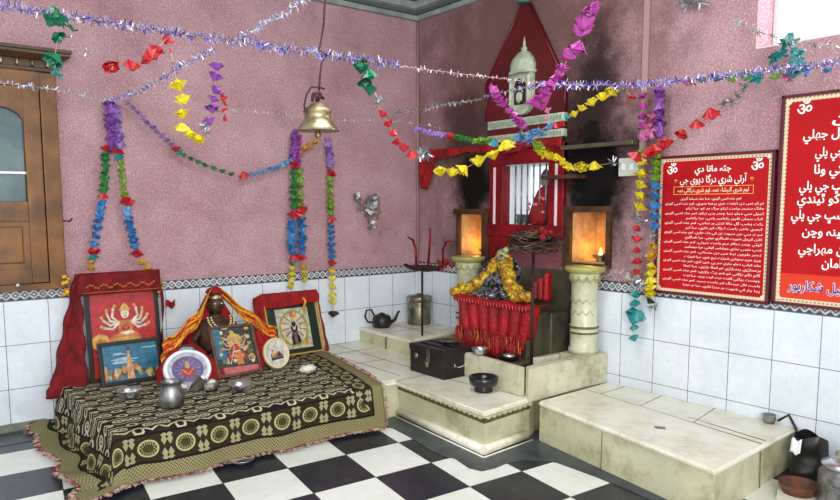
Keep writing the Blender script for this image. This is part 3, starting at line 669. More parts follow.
# ------------------------------------------------------------------ patterned cloth over the bench
def clothmat():
    m, nt, b = newmat('patterned_bedspread'); u, v = uvs()
    # u, v = metres from the left and front hem; sheet is LU x LV
    e = v.mn((u * -1 + LU)).mn(u)
    side = (u * -1 + LU).lt(v).mx(u.lt(v))                 # nearest hem is a side hem
    al = u * side.inv() + v * side                         # distance along the nearest hem
    blk = lin((30, 24, 22)); crm = lin((196, 190, 160)); khk = lin((152, 146, 106)); olv = lin((74, 70, 38)); brn = lin((58, 44, 30))
    wv = noi(60, 3, .7, lo=.3, hi=.7)
    # khaki zigzag hem
    zg = ((al / .026).fr() - .5).ab() * 2; zz = (e / .022 + zg).fr().lt(.45)
    hem = mixc(zz, khk, lin((84, 78, 50)))
    # medallion border
    P = .235; cu = ((al / P).fr() - .5) * P; cv = e - .185
    d = rt((cu * .85).sq() + (cv * 1.15).sq()); ang = cu.op('ARCTAN2', cv)
    petal = (ang * 14).op('SINE') * .006
    ringm = (d - .050).ab().lt(.005).mx(((d + petal) - .034).ab().lt(.002))
    inside = d.lt(.046)
    leaf = (cu.ab() - .098).ab() + (cv.ab() - .035).ab() * .7
    lf = leaf.lt(.02).mx(((cu.ab() - .1).ab() * .6 + (cv.ab() - .06).ab()).lt(.014))
    bb = mixc(inside, brn, olv); bb = mixc(wv * .6, bb, blk); bb = mixc(ringm, bb, lin((176, 170, 124))); bb = mixc(lf, bb, lin((150, 146, 112)))
    ed = (e - .108).ab().lt(.007).mx((e - .262).ab().lt(.006))
    # field: paired buds, rings and arrow shapes in staggered rows
    PU, PV = .27, .165
    row = ((v - .262) / PV).fl(); fu = ((((u / PU) + row * .5).fr()) - .5) * PU; fv = (((v - .262) / PV).fr() - .5) * PV
    w1 = noi(14, 2, .5, vec=tc('UV'), lo=0, hi=1) - .5
    fu = fu + w1 * .015; fv = fv + w1 * .012
    r1 = rt((fu.ab() - .052).sq() + (fv * 1.2).sq()); a = (r1 - .030).ab().lt(.008).mx(r1.lt(.013))
    r2 = rt(((fu.ab() - .128) * 1.0).sq() + (fv.ab() - .055).sq()); a = a.mx((r2 - .022).ab().lt(.008))
    di = fu.ab() * .8 + fv.ab(); a = a.mx((di - .018).ab().lt(.008))
    ch = (fv.ab() - .06 + (fu.ab() - .05).ab() * .35).ab().lt(.0045) * fu.ab().lt(.105); a = a.mx(ch)
    sw = (fv.ab() - .03 - (fu.ab() - .10) * .6).ab().lt(.0075) * fu.ab().gt(.09)
    a = a * noi(45, 2, .6, lo=.28, hi=.38)
    base = mixc(noi(5, 3, .6, vec=tc('UV'), lo=.4, hi=.6), blk, brn)
    fld = mixc(a, base, crm); fld = mixc(wv * .35, fld, blk)
    c = mixc(e.gt(.262), bb, fld); c = mixc(e.lt(.108), c, hem); c = mixc(ed, c, blk)
    setc(b, c); b.inputs['Roughness'].default_value = .95; b.inputs['Specular IOR Level'].default_value = .15; bump(b, wv, .35, .004)
    return m
BX0, BX1, BY = -3.19, -1.20, -1.443          # bench top extents
OL, OF, OR = .42, .285, .012                 # overhangs left / front / right
LU = OL + (BX1 - BX0) + OR; LV = OF + (-.02 - BY)
M['bedspread'] = clothmat()
def cloth(u, v):
    a = u * LU; c = v * LV                   # a from left hem, c from front hem
    s = max(0, OL - a); t_ = max(0, OF - c)
    x = BX0 + (a - OL if a > OL else 0); y = BY + (c - OF if c > OF else 0)
    fx = fy = 0; dz = 0
    n = noise.noise(Vector((a * 3.2, c * 3.2, .3))); n2 = noise.noise(Vector((a * 9, c * 9, 2.)))
    def drop(q, ph):
        hh = .268
        if q < hh: return q, .02 + .16 * q + .022 * math.sin(ph) * min(1, q / .15)
        return hh, .02 + .16 * hh + .022 * math.sin(ph) + (q - hh)
    d1, o1 = drop(s, c * 13 + n * 3) if s > 0 else (0, 0)
    d2, o2 = drop(t_, a * 9 + n * 2) if t_ > 0 else (0, 0)
    if s > 0 and t_ > 0:
        q = math.hypot(s, t_); dd, oo = drop(q * .95, 0); k = oo * 1.15
        x -= k * s / q + .02 * n2; y -= k * t_ / q + .0; z = max(.285 - dd, .012) + .02 * abs(n2) * (dd > .2)
        return Vector((x, y, z))
    x -= o1; y -= o2; z = .285 - max(d1, d2)
    if s > 0: z += .012 * abs(n2) + (.05 * max(0, n) if s > .27 else 0)
    z += .006 * n + .003 * n2 if not t_ else 0
    x = BX0 + (x - BX0) * (1 - .125 * min(1.2, max(0, -y / 1.4)) ** 1.5) if x > BX0 else x
    return Vector((x, y, max(z, .010)))
o = MB().grid(cloth, 110, 80, uvf=lambda a, c: (a * LU, c * LV)).build('bedspread', M['bedspread'], norm=False)
md = o.modifiers.new('s', 'SOLIDIFY'); md.thickness = .004; md.offset = 1
cl = tag(origin(o, (-2.3, -.8, .285)), 'black and cream patterned bedspread with khaki zigzag hem draped over the bench', 'cloth')
def fringe(pts, n, ln, dirn, m, z=None):
    b = MB()
    for k in range(n):
        t0 = k / n; p = pts(t0); L = ln * R.uniform(.6, 1.2); d = Vector(dirn(t0)) + Vector((R.uniform(-.5, .5), R.uniform(-.3, .3), 0)); d.normalize()
        q = p + d * L; q.z = max(.004, q.z if z is None else z); r = R.uniform(.002, .0035)
        b.tube([p, (p + q) / 2 + Vector((0, 0, .004)), q], [r, r * 1.2, r * .5], 4)
    return b
fr = mat('maroon_fringe', (130, 40, 54), .9, c2=(188, 170, 150), ns=30, lo=.45, hi=.55)
fringe(lambda q: cloth(.02 + .97 * q, 0) + Vector((0, 0, .004)), 420, .05, lambda q: (0, -1, 0), fr).build('fringe', fr, cl, True)['kind'] = 'stuff'
fringe(lambda q: cloth(1, q) + Vector((0, 0, .003)), 150, .035, lambda q: (1, 0, 0 if q > .24 else -.3), fr, None).build('fringe', fr, cl, True)['kind'] = 'stuff'
fringe(lambda q: cloth(0, q) + Vector((0, 0, .004)), 150, .04, lambda q: (-1, 0, 0), fr).build('fringe', fr, cl, True)['kind'] = 'stuff'
# ------------------------------------------------------------------ pictures on the bench
BT = .292
def picture(name, label, cat, loc, yaw, lean, w, h, fw, fm, art, pr=None, group=None):
    t = thing(name, label, cat, loc, (-math.radians(lean), 0, math.radians(yaw)), group)
    b = MB()
    for q in (((-w / 2, -.012, 0), (w / 2, .012, fw)), ((-w / 2, -.012, h - fw), (w / 2, .012, h)), ((-w / 2, -.012, fw), (-w / 2 + fw, .012, h - fw)), ((w / 2 - fw, -.012, fw), (w / 2, .012, h - fw))): b.box(*q, bev=.003)
    b.build('frame', M[fm] if isinstance(fm, str) else fm, t)
    MB().box((-w / 2 + fw, .0, fw), (w / 2 - fw, .008, h - fw)).build('backing', pr or M['cream'], t)
    art(Art(t, w - 2 * fw, h - 2 * fw, fw))
    return t
class Art:                                  # layered flat shapes of a printed picture
    def __init__(s, p, w, h, z0, y=-.0004, name='print'): s.p, s.w, s.h, s.z0, s.y, s.b, s.ms, s.name, s.k = p, w, h, z0, y, MB(), [], name, 0
    def mi(s, m):
        if m not in s.ms: s.ms.append(m)
        s.b.mi = s.ms.index(m); s.k += 1; return -.0004 - s.k * .00012
    def P(s, m, pts):
        y = s.mi(m); s.b.f([s.b.v(((x - .5) * s.w, y, s.z0 + z * s.h)) for x, z in pts]); return s
    def E(s, m, x, z, rx, rz, rot=0, n=18):
        rx *= s.w; rz *= s.h; y = s.mi(m); c, q = math.cos(rot), math.sin(rot)
        s.b.f([s.b.v(((x - .5) * s.w + rx * math.cos(t) * c - rz * math.sin(t) * q, y, s.z0 + z * s.h + rx * math.cos(t) * q + rz * math.sin(t) * c)) for t in [2 * PI * i / n for i in range(n)]]); return s
    def L(s, m, pts, wd):
        wd *= s.w
        for (x0, z0), (x1, z1) in zip(pts, pts[1:]):
            a = Vector((x0 * s.w, z0 * s.h)); b = Vector((x1 * s.w, z1 * s.h)); d = (b - a); n = Vector((-d.y, d.x)).normalized() * wd / 2; d = d.normalized() * wd * .3
            s.P(m, [((q.x) / s.w, q.y / s.h) for q in (a - n - d, b - n + d, b + n + d, a + n - d)])
        return s
    def done(s): return s.b.build(s.name, s.ms, s.p, norm=False)
skin = pm('skin', (224, 178, 130)); gold = pm('gold', (220, 178, 84)); red = pm('red', (196, 26, 34)); cream = pm('cream', (232, 222, 196)); blue = pm('blue', (44, 116, 150)); teal = pm('teal', (34, 108, 140)); org = pm('orange', (222, 130, 56)); dkg = pm('darkgreen', (28, 48, 38)); brn = pm('brown', (96, 60, 40)); purp = pm('purple', (120, 100, 170)); grey = pm('grey', (120, 120, 112)); ygr = pm('yellowgreen', (180, 180, 100)); pale = pm('paleblue', (172, 206, 220)); blk = pm('black', (24, 22, 24)); pk = pm('rose', (206, 96, 96))
def seated(a, x, z, s, robe, sk, halo=None, arms=4, mount=None):
    kz = s * a.w / a.h
    def p(dx, dz): return (x + dx * s, z + dz * kz)
    def E(m, dx, dz, rx, rz): a.E(m, *p(dx, dz), rx * s, rz * kz)
    if halo: E(halo, 0, .40, .17, .17)
    if mount:
        E(mount, -.02, -.16, .40, .13); E(mount, -.36, -.02, .13, .12); E(org, -.36, -.04, .08, .07); E(org, .32, -.14, .12, .12); E(red, .34, -.1, .05, .05)
        for k in range(12): E(brn, -.34 + .06 * k, -.13 - .06 * (k % 2), .012, .016)
        for k in (-.3, -.1, .12, .3): E(mount, k, -.29, .05, .07)
    a.P(robe, [p(-.24, -.1), p(.26, -.12), p(.2, .06), p(.1, .1), p(.1, .28), p(-.1, .28), p(-.1, .1), p(-.22, .04)])
    E(gold, 0, -.02, .2, .05); E(cream, .02, .09, .1, .03); E(red, 0, .16, .06, .05); E(gold, .1, -.07, .06, .03); E(red, -.12, -.05, .05, .03)
    n = arms // 2
    for k in range(arms):
        sg = -1 if k % 2 else 1; q = k // 2; an = math.radians(-22 + q * 88 / max(1, n - 1)); S = (sg * .09, .25)
        e = (S[0] + sg * .13 * math.cos(an - .4), S[1] + .13 * math.sin(an - .4)); h = (e[0] + sg * .12 * math.cos(an + .6), e[1] + .12 * math.sin(an + .6))
        a.L(sk, [p(*S), p(*e), p(*h)], .032 * s); E(sk, h[0], h[1], .02, .022); g = (h[0] + sg * .05 * math.cos(an + .9), h[1] + .05 * math.sin(an + .9)); a.L(gold, [p(*h), p(*g)], .018 * s); E(gold, g[0], g[1], .024, .024)
    E(sk, 0, .38, .06, .075); a.P(gold, [p(-.075, .42), p(.075, .42), p(.05, .49), p(0, .55), p(-.05, .49)]); E(red, 0, .46, .014, .02); E(gold, 0, .45, .085, .012)
    for q in (-.022, .022): E(brn, q, .385, .009, .006)
    E(red, 0, .343, .014, .006); a.L(org, [p(-.07, .26), p(0, .16), p(.07, .26)], .018 * s)
def art1(a):
    a.P(red, [(0, 0), (1, 0), (1, 1), (0, 1)]); seated(a, .52, .40, 1.08, org, cream, None, 8, gold); a.done()
def art2(a):
    a.P(blue, [(0, 0), (1, 0), (1, 1), (0, 1)])
    for k in range(12): a.E(teal if k % 2 else pale, R.random(), .5 + R.random() * .5, R.uniform(.1, .25), R.uniform(.02, .05))
    for k in range(26): a.E([org, skin, ygr, grey, brn][k % 5], k / 26 + R.uniform(-.03, .03), R.uniform(.05, .34), R.uniform(.03, .06), R.uniform(.05, .14))
    a.P(skin, [(.40, .02), (.54, .02), (.51, .5), (.49, .72), (.45, .74), (.42, .5)]); a.E(skin, .47, .8, .03, .06); a.E(brn, .47, .85, .035, .05); a.L(org, [(.44, .1), (.5, .5)], .02)
    for k in range(9): a.L(teal, [(.78 + k * .022, .2 + .02 * k), (.80 + k * .022, .42 + .02 * k)], .012)
    a.done()
olv2 = pm('olive', (96, 100, 60))
def art5(a):
    a.P(dkg, [(0, 0), (1, 0), (1, 1), (0, 1)]); a.P(teal, [(0, .35), (.3, .3), (.2, 1), (0, 1)]); a.P(pk, [(.05, 0), (1, 0), (1, .12), (.12, .14)])
    for k in range(90): a.E([gold, grey, skin, ygr, brn, cream, grey, olv2][k % 8], R.uniform(.08, .95), R.uniform(.2, .95), R.uniform(.025, .06), R.uniform(.02, .05))
    seated(a, .5, .38, .95, red, skin, gold, 6); a.P(org, [(.46, .16), (.64, .16), (.6, .45), (.5, .45)]); a.L(cream, [(.3, .2), (.46, .55), (.4, .75)], .02); a.done()
def art7(a):
    a.P(pm('parchment', (206, 206, 180)), [(.0, 0), (1, 0), (1, 1), (0, 1)]); a.E(ygr, .5, .5, .45, .46); a.E(cream, .5, .5, .38, .4)
    for k in range(12):
        t = k * PI / 6 + .2; a.L(grey, [(.5 + .16 * math.cos(t), .55 + .18 * math.sin(t)), (.5 + .34 * math.cos(t), .55 + .32 * math.sin(t))], .028); a.E(org, .5 + .36 * math.cos(t), .55 + .34 * math.sin(t), .025, .03)
    a.P(grey, [(.38, .1), (.62, .1), (.6, .4), (.56, .68), (.44, .68), (.4, .4)]); a.E(blk, .5, .52, .11, .12); a.E(skin, .5, .74, .07, .08); a.P(org, [(.42, .79), (.58, .79), (.5, .96)]); a.P(blk, [(.4, .1), (.47, .1), (.46, .4), (.38, .3)]); a.P(blk, [(.66, .14), (.56, .14), (.55, .42), (.63, .3)]); a.E(cream, .5, .5, .05, .04); a.L(cream, [(.42, .6), (.5, .48), (.58, .6)], .02); a.E(gold, .8, .12, .08, .08); a.done()
p = onz(93, 384, BT); q = onz(163, 377, BT)
def between(p, q): return (p + q) / 2, math.degrees(math.atan2(q.y - p.y, q.x - p.x)), (q - p).length
c, yaw, wd = between(Vector((-3.06, -.17, BT)), Vector((-2.53, -.15, BT)))
picture('framed_picture', 'tall black framed picture of a golden many-armed figure on red, under a red veil', 'picture', (-2.79, -.20, BT), 0, 7, .50, .70, .03, 'black', art1, group='religious pictures on the bench')
pa, pb = onz(101, 382.5, BT), onz(162, 376, BT)
picture('framed_picture', 'small black framed landscape picture with blue sea and sky, far left of the bench', 'picture', (-2.795, -.35, BT), 2, 15, .42, .30, .026, 'black', art2, group='religious pictures on the bench')
picture('framed_picture', 'brown framed picture of a multicoloured figure, middle of the bench beside the round cream one', 'picture', (-2.115, -.61, BT), 2, 25, .35, .385, .022, mat('brown_frame', (110, 66, 50), .35, c2=(70, 36, 30), ns=12), art5, group='religious pictures on the bench')
t7 = picture('framed_picture', 'dark green mounted picture of a grey figure, wrapped in red cloth, right end of the bench', 'picture', (-1.44, -.29, BT), 2, 20, .50, .52, .02, 'redcloth', lambda a: (a.P(dkg, [(0, 0), (1, 0), (1, 1), (0, 1)]), a.done(), art7(Art(a.p, a.w * .68, a.h * .74, a.z0 + a.h * .08, name='portrait_print').__class__.shift(a)))[-1] if 0 else art7b(a), group='religious pictures on the bench') if 0 else None
def art7b(a):
    a.P(dkg, [(0, 0), (1, 0), (1, 1), (0, 1)]); a.done()
    n = Art(a.p, a.w * .66, a.h * .72, a.z0 + a.h * .08, name='portrait_print'); n.k = 5; art7(n)
t7 = picture('framed_picture', 'dark green mounted picture of a grey figure, draped in red cloth', 'picture', (-1.44, -.23, BT), 2, 17, .49, .50, .012, mat('gilt_edge', (190, 160, 90), .4), art7b, group='religious pictures on the bench')
# red cloth draped over the right picture (over its top and both sides)
def wrap(u, v):
    q = u * 2 - 1; w = .265 + .02 * math.sin(v * 9)
    a = abs(q)
    x = max(-1, min(1, q * 1.55)) * w
    side = max(0, a - .645) / .355
    y = .02 + .03 * side + .004 * math.sin(u * 60) - (.04 if v < .25 else 0) * 1
    top = .485
    if v < .3: z = top - (.3 - v) / .3 * .10 * (1 - .3 * side) if side == 0 else top - (.3 - v) * .2 ; y = -.02 - .003 * math.sin(u * 30)
    else: z = top - (v - .3) / .7 * .40; y = .035
    x *= 1 + .05 * (v if v > .3 else 0)
    return Vector((x, y, z))
b = MB()
b.grid(lambda u, v: Vector(((u - .5) * (.52 + .03 * math.sin(v * 3)), -.018 - .004 * math.sin(u * 34) - .01 * (1 - abs(v - .5) * 2), .53 - .12 * v - .012 * math.sin(u * 6) * v)), 40, 8)
b.grid(lambda u, v: Vector(((u - .5) * .52, -.018 + .07 * v, .53 - .02 * v * v)), 30, 4)
for sx in (-1, 1):
    b.grid(lambda u, v, sx=sx: Vector((sx * (.258 + .045 * u + .03 * (1 - abs(1 - v * 1.0)) * u), -.018 + .07 * u + .006 * math.sin(v * 20), .53 - .53 * v - .02 * u)), 8, 24)
o = b.build('red_drape', M['redcloth'], t7, norm=False); md = o.modifiers.new('s', 'SOLIDIFY'); md.thickness = .004
b = MB()
for sx in (-1, 1): b.tube([(sx * .25, -.024, .46 - .45 * k / 10) for k in range(11)], .005, 6); b.build('gold_trim', M['gold'], t7); b = MB()
b = MB()
for k in range(7): b.ball((.12 + .012 * math.sin(k), -.03, .46 - k * .017), .013, .2, 1)
b.build('yellow_flowers', pm('marigold', (236, 176, 30)), t7)
# veil over the left picture
def veil(u, v):
    # u across, v down from the top
    q = u * 2 - 1
    x = -2.80 + q * (.265 + .13 * v ** 1.3 + (.06 * v if q < 0 else -.07 * v)); side = max(0, abs(q) - .78) / .22
    z = .93 - v * (.64 if side > 0 else .64); y = -.085 - .10 * v + .004 * math.sin(u * 50) - .02 * math.sin(q * 2) 
    return Vector((x, y, z))
b = MB()
b.grid(lambda u, v: Vector((-2.80 + (u - .5) * .55, -.165 - .01 * math.sin(u * 24) - .02 * v, 1.06 - .15 * v - .03 * (u - .5) ** 2)), 40, 6)
b.grid(lambda u, v: Vector((-2.80 + (u - .5) * .55, -.165 + .12 * v, 1.06 - .03 * v)), 20, 4)
def lv(u, v):
    x0 = -3.065 + .05 * v * 0; x = x0 - u * (.02 + .22 * v) + .008 * math.sin(v * 25 + u * 8); y = -.17 - .08 * v - .02 * math.sin(u * 9) + .10 * u; z = 1.05 - .83 * v
    if z < .30: x -= .02
    return Vector((x, y, z))
b.grid(lv, 12, 30)
b.grid(lambda u, v: Vector((-2.535 + u * (.02 + .03 * math.sin(v * 5)), -.17 - .05 * v + .09 * u, 1.05 - .72 * v)), 8, 24)
o = b.build('red_veil', M['rednet'], norm=False); md = o.modifiers.new('s', 'SOLIDIFY'); md.thickness = .003
vl = tag(origin(o, (-2.8, -.17, .3)), 'deep red veil hanging over the tall golden-figure picture down to the floor at left', 'veil')
b = MB()
for k in range(26):
    x = -3.03 + k * .018; b.ball((x, -.195, .965 + .012 * math.sin(k * 1.3)), .011, .3, 1, (1, .3, 1))
b.tube([(-3.06 + .053 * k, -.205 - .004 * math.sin(k * 2.4), .925) for k in range(11)], .004, 5)
b.build('gold_embroidery', mat('faded_gold_thread', (170, 84, 30), .6), vl, True)
# yellow flower strings beside the veil
for k, (px, py, lab) in enumerate(((66, 286, 'yellow flower tuft at the upper left edge of the red veil'), (160, 288, 'yellow and white flower tuft at the upper right edge of the red veil'))):
    p = ony(px, py, -.12); b = MB()
    for j in range(9): b.ball((R.uniform(-.02, .02), R.uniform(-.01, .01), R.uniform(-.06, .07)), R.uniform(.012, .02), .4, 1)
    o = b.build('flower_tuft', pm('marigold', (236, 176, 30))); o.location = p; tag(o, lab, 'flowers')
p = ony(171, 304, -.08); b = MB().grid(lambda u, v: Vector((.07 * (u - .5) , .02 * math.sin(u * 7), .05 * (v - .5) + .01 * math.sin(u * 9))), 10, 6)
o = b.build('red_ribbon', M['redcloth'], norm=False); o.location = p; o.modifiers.new('s', 'SOLIDIFY').thickness = .003; tag(o, 'small red ribbon end against the tiles right of the tall veiled picture', 'ribbon')
# oval and round pictures
def disc(name, label, loc, yaw, lean, rx, rz, rim, art, fm):
    t = thing(name, label, 'picture', loc, (-math.radians(lean), 0, math.radians(yaw)), 'religious pictures on the bench')
    b = MB().ell(0, rz, rx, rz, -.006, .010, 48); b.build('back_plate', fm, t)
    b = MB().tube([((rx - rim * .4) * math.cos(k * PI / 24), -.008, rz + (rz - rim * .4) * math.sin(k * PI / 24)) for k in range(48)], rim * .45, 8, True); b.build('rim', fm, t)
    a = Art(t, 2 * rx, 2 * rz, 0); a.k = 48; art(a); return t
def arto(a):
    a.E(pm('greylilac', (196, 196, 214)), .5, .5, .42, .42, n=40); a.E(pm('dullpurple', (104, 88, 140)), .5, .5, .34, .33, n=36)
    for k in range(14): t = k * PI / 7; a.L(pm('lilac', (150, 130, 176)), [(.5 + .14 * math.cos(t), .5 + .14 * math.sin(t)), (.5 + .27 * math.cos(t), .5 + .25 * math.sin(t))], .022)
    a.E(red, .5, .42, .14, .12); a.E(skin, .5, .58, .05, .06); a.P(gold, [(.45, .62), (.55, .62), (.5, .72)]); a.L(gold, [(.38, .5), (.5, .36), (.62, .5)], .02); a.done()
disc('oval_picture', 'white rimmed oval picture with a purple centre, leaning on red cloth behind the jug', (-2.535, -.76, BT), 4, 24, .165, .135, .03, arto, M['white'])
def artr(a):
    a.E(pm('offwhite', (228, 224, 216)), .5, .5, .42, .42, n=40); a.P(grey, [(.26, .30), (.76, .33), (.74, .46), (.26, .5)]); a.E(org, .42, .52, .1, .13); a.E(cream, .44, .58, .05, .09); a.E(brn, .6, .46, .07, .09); a.E(skin, .36, .47, .05, .08); a.P(blk, [(.26, .28), (.76, .31), (.76, .36), (.26, .33)]); a.done()
disc('round_picture', 'cream rimmed round picture with a small photo of seated figures, right of centre', (-1.80, -.59, BT), 4, 18, .108, .118, .018, artr, mat('cream_rim', (226, 206, 166), .35))
# dark idol with red and yellow shawl
t = thing('draped_idol', 'dark bronze idol with bead necklace under a red and yellow shawl', 'idol', (-2.17, -.30, BT))
b = MB(); b.lathe([(.17, 0), (.18, .04), (.15, .12), (.12, .2), (.135, .28), (.13, .33), (.09, .375), (.04, .40), (.04, .42)], n=28, wave=lambda a, z: .1 * math.cos(2 * a))
b.ball((0, 0, .49), .07, .15, 3, (.9, .95, 1.1)); b.ball((0, -.068, .485), .013, 0, 1); b.ball((0, -.062, .46), .014, .2, 1, (1.5, .6, .5))
b.tube([(-.12, 0, .33), (-.19, -.06, .22), (-.12, -.14, .17), (-.04, -.15, .2)], [.035, .032, .026, .02], 10); b.tube([(.12, 0, .33), (.19, -.06, .22), (.12, -.14, .17), (.05, -.15, .22)], [.035, .032, .026, .02], 10)
b.build('body', M['statue'], t)
MB().lathe([(.06, .535), (.064, .545), (.045, .57), (.02, .595), (0, .60)], n=18).build('crown', M['brass'], t)
b = MB()
for s_, n in ((.1, 22), (.075, 16)):
    for k in range(n):
        a = PI * k / (n - 1); b.ball((s_ * 1.0 * math.cos(a), -.10 - .06 * math.sin(a), .41 - s_ * 1.1 * math.sin(a)), .009, 0, 1)
b.build('bead_necklace', mat('ivory_beads', (220, 206, 150), .5), t)
b = MB()
for sx in (-1, 1): b.ball((sx * .025, -.062, .505), .008, 0, 1)
b.build('eyes', M['cream'], t)
def shawl(sx):
    def fn(u, v):                           # u along from the head down, v across the band
        L = .42 if sx < 0 else .40
        cx = sx * (.02 + L * u ** 1.05); cz = .60 - .36 * u + .012 * math.sin(u * 14) - .02 * math.sin(PI * u)
        wv = (.08 + .07 * u) if sx > 0 else (.09 + .09 * u)
        return Vector((cx - sx * 0 + sx * .02 * v, -.16 * min(1, u * 2.4) - .02 * math.sin(v * 12 + u * 8) + .03 * v, cz - (v - .3) * wv))
    return fn
def shawlmat():
    m, nt, b = newmat('red_yellow_shawl'); u, v = uvs()
    n = noi(9, 2, .5, vec=tc('UV'), lo=.3, hi=.7)
    st = ((v * 3.2 + n * .6).fr()).lt(.55); dots = ((u * 11 + n).fr() - .5).ab().lt(.16) * ((v * 4).fr() - .5).ab().lt(.2)
    c = mixc(st, lin((186, 24, 26)), lin((226, 176, 30))); c = mixc(dots, c, lin((214, 70, 24))); c = mixc(((u * 37 + v * 9).fr().lt(.18)) * .7, c, lin((120, 30, 20)))
    setc(b, c); b.inputs['Roughness'].default_value = .75; bump(b, n, .5, .01); return m
M['shawl'] = shawlmat()
for sx in (-1, 1): MB().grid(shawl(sx), 40, 10, uvf=lambda u, v: (u, v)).build('shawl', M['shawl'], t, False, 0, norm=False).modifiers.new('s', 'SOLIDIFY').thickness = .004
MB().lathe([(.06, .575), (.064, .59), (.05, .612), (.02, .625), (0, .628)], n=20, wave=lambda a, z: .06 * math.sin(5 * a)).build('head_wrap', M['redcloth'], t)
b = MB(); b.grid(lambda u, v: Vector(((u - .5) * (.1 + .62 * v) , .055 + .04 * math.sin(u * 12) * v, .56 - .55 * v)), 24, 16)
o = b.build('back_cloth', M['redcloth'], t, norm=False); o.modifiers.new('s', 'SOLIDIFY').thickness = .004
# red cloth heap under the oval picture
def heap(u, v):
    x = -2.66 + .43 * u; y = -.64 + .30 * v
    r = max(0, 1 - ((u - .5) * 2) ** 2) * max(0, 1 - ((v - .62) * 1.9) ** 2)
    return Vector((x + .02 * math.sin(v * 9), y, BT + .004 + .24 * r ** .6 + .014 * noise.noise(Vector((u * 7, v * 7, 0))) * (r > .02)))
o = MB().grid(heap, 36, 24).build('red_cloth_heap', M['redcloth'], norm=False); tag(origin(o, (-2.35, -.5, BT)), 'crumpled bright red cloth behind the oval picture and under the idol', 'cloth')
b = MB().grid(lambda u, v: Vector((.10 * (u - .5), .02 * math.sin(u * 6), .03 * v + .01 * math.sin(u * 3.1))), 8, 4)
o = b.build('foil_scrap', pm('cyan', (90, 190, 200)), norm=False); o.modifiers.new('s', 'SOLIDIFY').thickness = .002; o.location = (-2.50, -.60, BT + .215); tag(o, 'turquoise scrap of foil lying on the red cloth above the oval picture', 'foil')
def redfall(u, v):
    return Vector((-1.96 + .16 * u + .05 * v, -.42 - .14 * v + .02 * math.sin(u * 12), BT + .25 - .235 * v + .03 * math.sin(u * 4)))
o = MB().grid(redfall, 14, 16).build('red_cloth_fold', M['redcloth'], norm=False); o.modifiers.new('s', 'SOLIDIFY').thickness = .004; tag(origin(o, (-1.9, -.5, BT)), 'red cloth fold hanging between the brown framed picture and the round one', 'cloth')
# ------------------------------------------------------------------ vessels on the bench
def ves(name, label, cat, p, prof, m, n=32, wave=None, part='body', rot=(0, 0, 0)):
    t = thing(name, label, cat, p, rot); MB().lathe(prof, n=n, wave=wave).build(part, M[m], t); return t
def dish(name, label, cat, p, r, h, m, group=None, rot=(0, 0, 0)):
    o = MB().lathe([(0, 0), (r * .6, 0), (r * .8, h * .3), (r * .97, h * .85), (r, h), (r * 1.05, h), (r * 1.05, h + .003), (r * .95, h + .002), (r * .8, h * .5), (r * .6, .006), (0, .004)], n=40).build(name, M[m]); o.location = p; o.rotation_euler = rot
    return tag(o, label, cat, group)
p = onz(130, 398, BT); dish('steel_bowl', 'shallow shiny steel bowl on the patterned cloth, left of the jug', 'bowl', (p.x, p.y, BT), .075, .055, 'steel')
p = onz(241, 390, BT); dish('steel_plate', 'small steel plate on the patterned cloth in front of the brown framed picture', 'plate', (p.x, p.y, BT), .085, .045, 'steel')
p = onz(172, 406, BT); t = ves('steel_jug', 'dull steel jug standing on the patterned cloth in front of the oval picture', 'jug', (p.x, p.y, BT), [(.0, 0), (.062, 0), (.072, .015), (.076, .06), (.066, .1), (.058, .13), (.064, .155), (.068, .158), (.06, .156), (.054, .13), (.06, .1), (.07, .06), (.06, .01), (0, .006)], 'steelold')
MB().tube([(.062, 0, .14), (.10, 0, .13), (.105, 0, .09), (.072, 0, .05)], .006, 8).build('handle', M['steelold'], t)
p = onz(193, 392, BT); t = ves('steel_tumbler', 'steel tumbler tilted beside the jug, touching the oval picture', 'tumbler', (p.x, p.y, BT + .02), [(0, 0), (.03, 0), (.042, .1), (.044, .1), (.04, .098), (.028, .006), (0, .005)], 'steel', rot=(.2, .7, 0))
p = onz(212, 391, BT); b = MB().ball((0, 0, .042), .042, .15, 3, (1.15, .9, .95)); o = b.build('conch_shell', None or mat('shell', (214, 206, 190), .35, c2=(96, 92, 84), ns=9, lo=.45, hi=.5)); o.location = (p.x, p.y, BT)
t = tag(o, 'white and grey striped shell between the tumbler and the steel plate', 'shell'); b = MB()
for k in range(5): b.tube([(.046 * math.cos(a) * math.cos(k * .28 - .5), -.038 * math.sin(a * 1.) - .002, .042 + .036 * math.sin(k * .28 - .5) ) for a in [PI * j / 8 for j in range(9)]], .003, 5)
b.build('rib', M['steelold'], t)
p = onz(308, 373, BT); o = MB().ball((0, 0, .03), .05, .5, 3, (1.2, .8, .62)).build('white_cloth_ball', M['paper']); o.location = (p.x, p.y, BT); tag(o, 'crumpled white lump lying on the cloth right of the round picture', 'paper')
p = onz(241, 461, .01); dish('steel_bowl', 'small steel dish on the floor peeping out under the maroon fringe', 'bowl', (p.x, p.y, .0), .075, .025, 'steel')
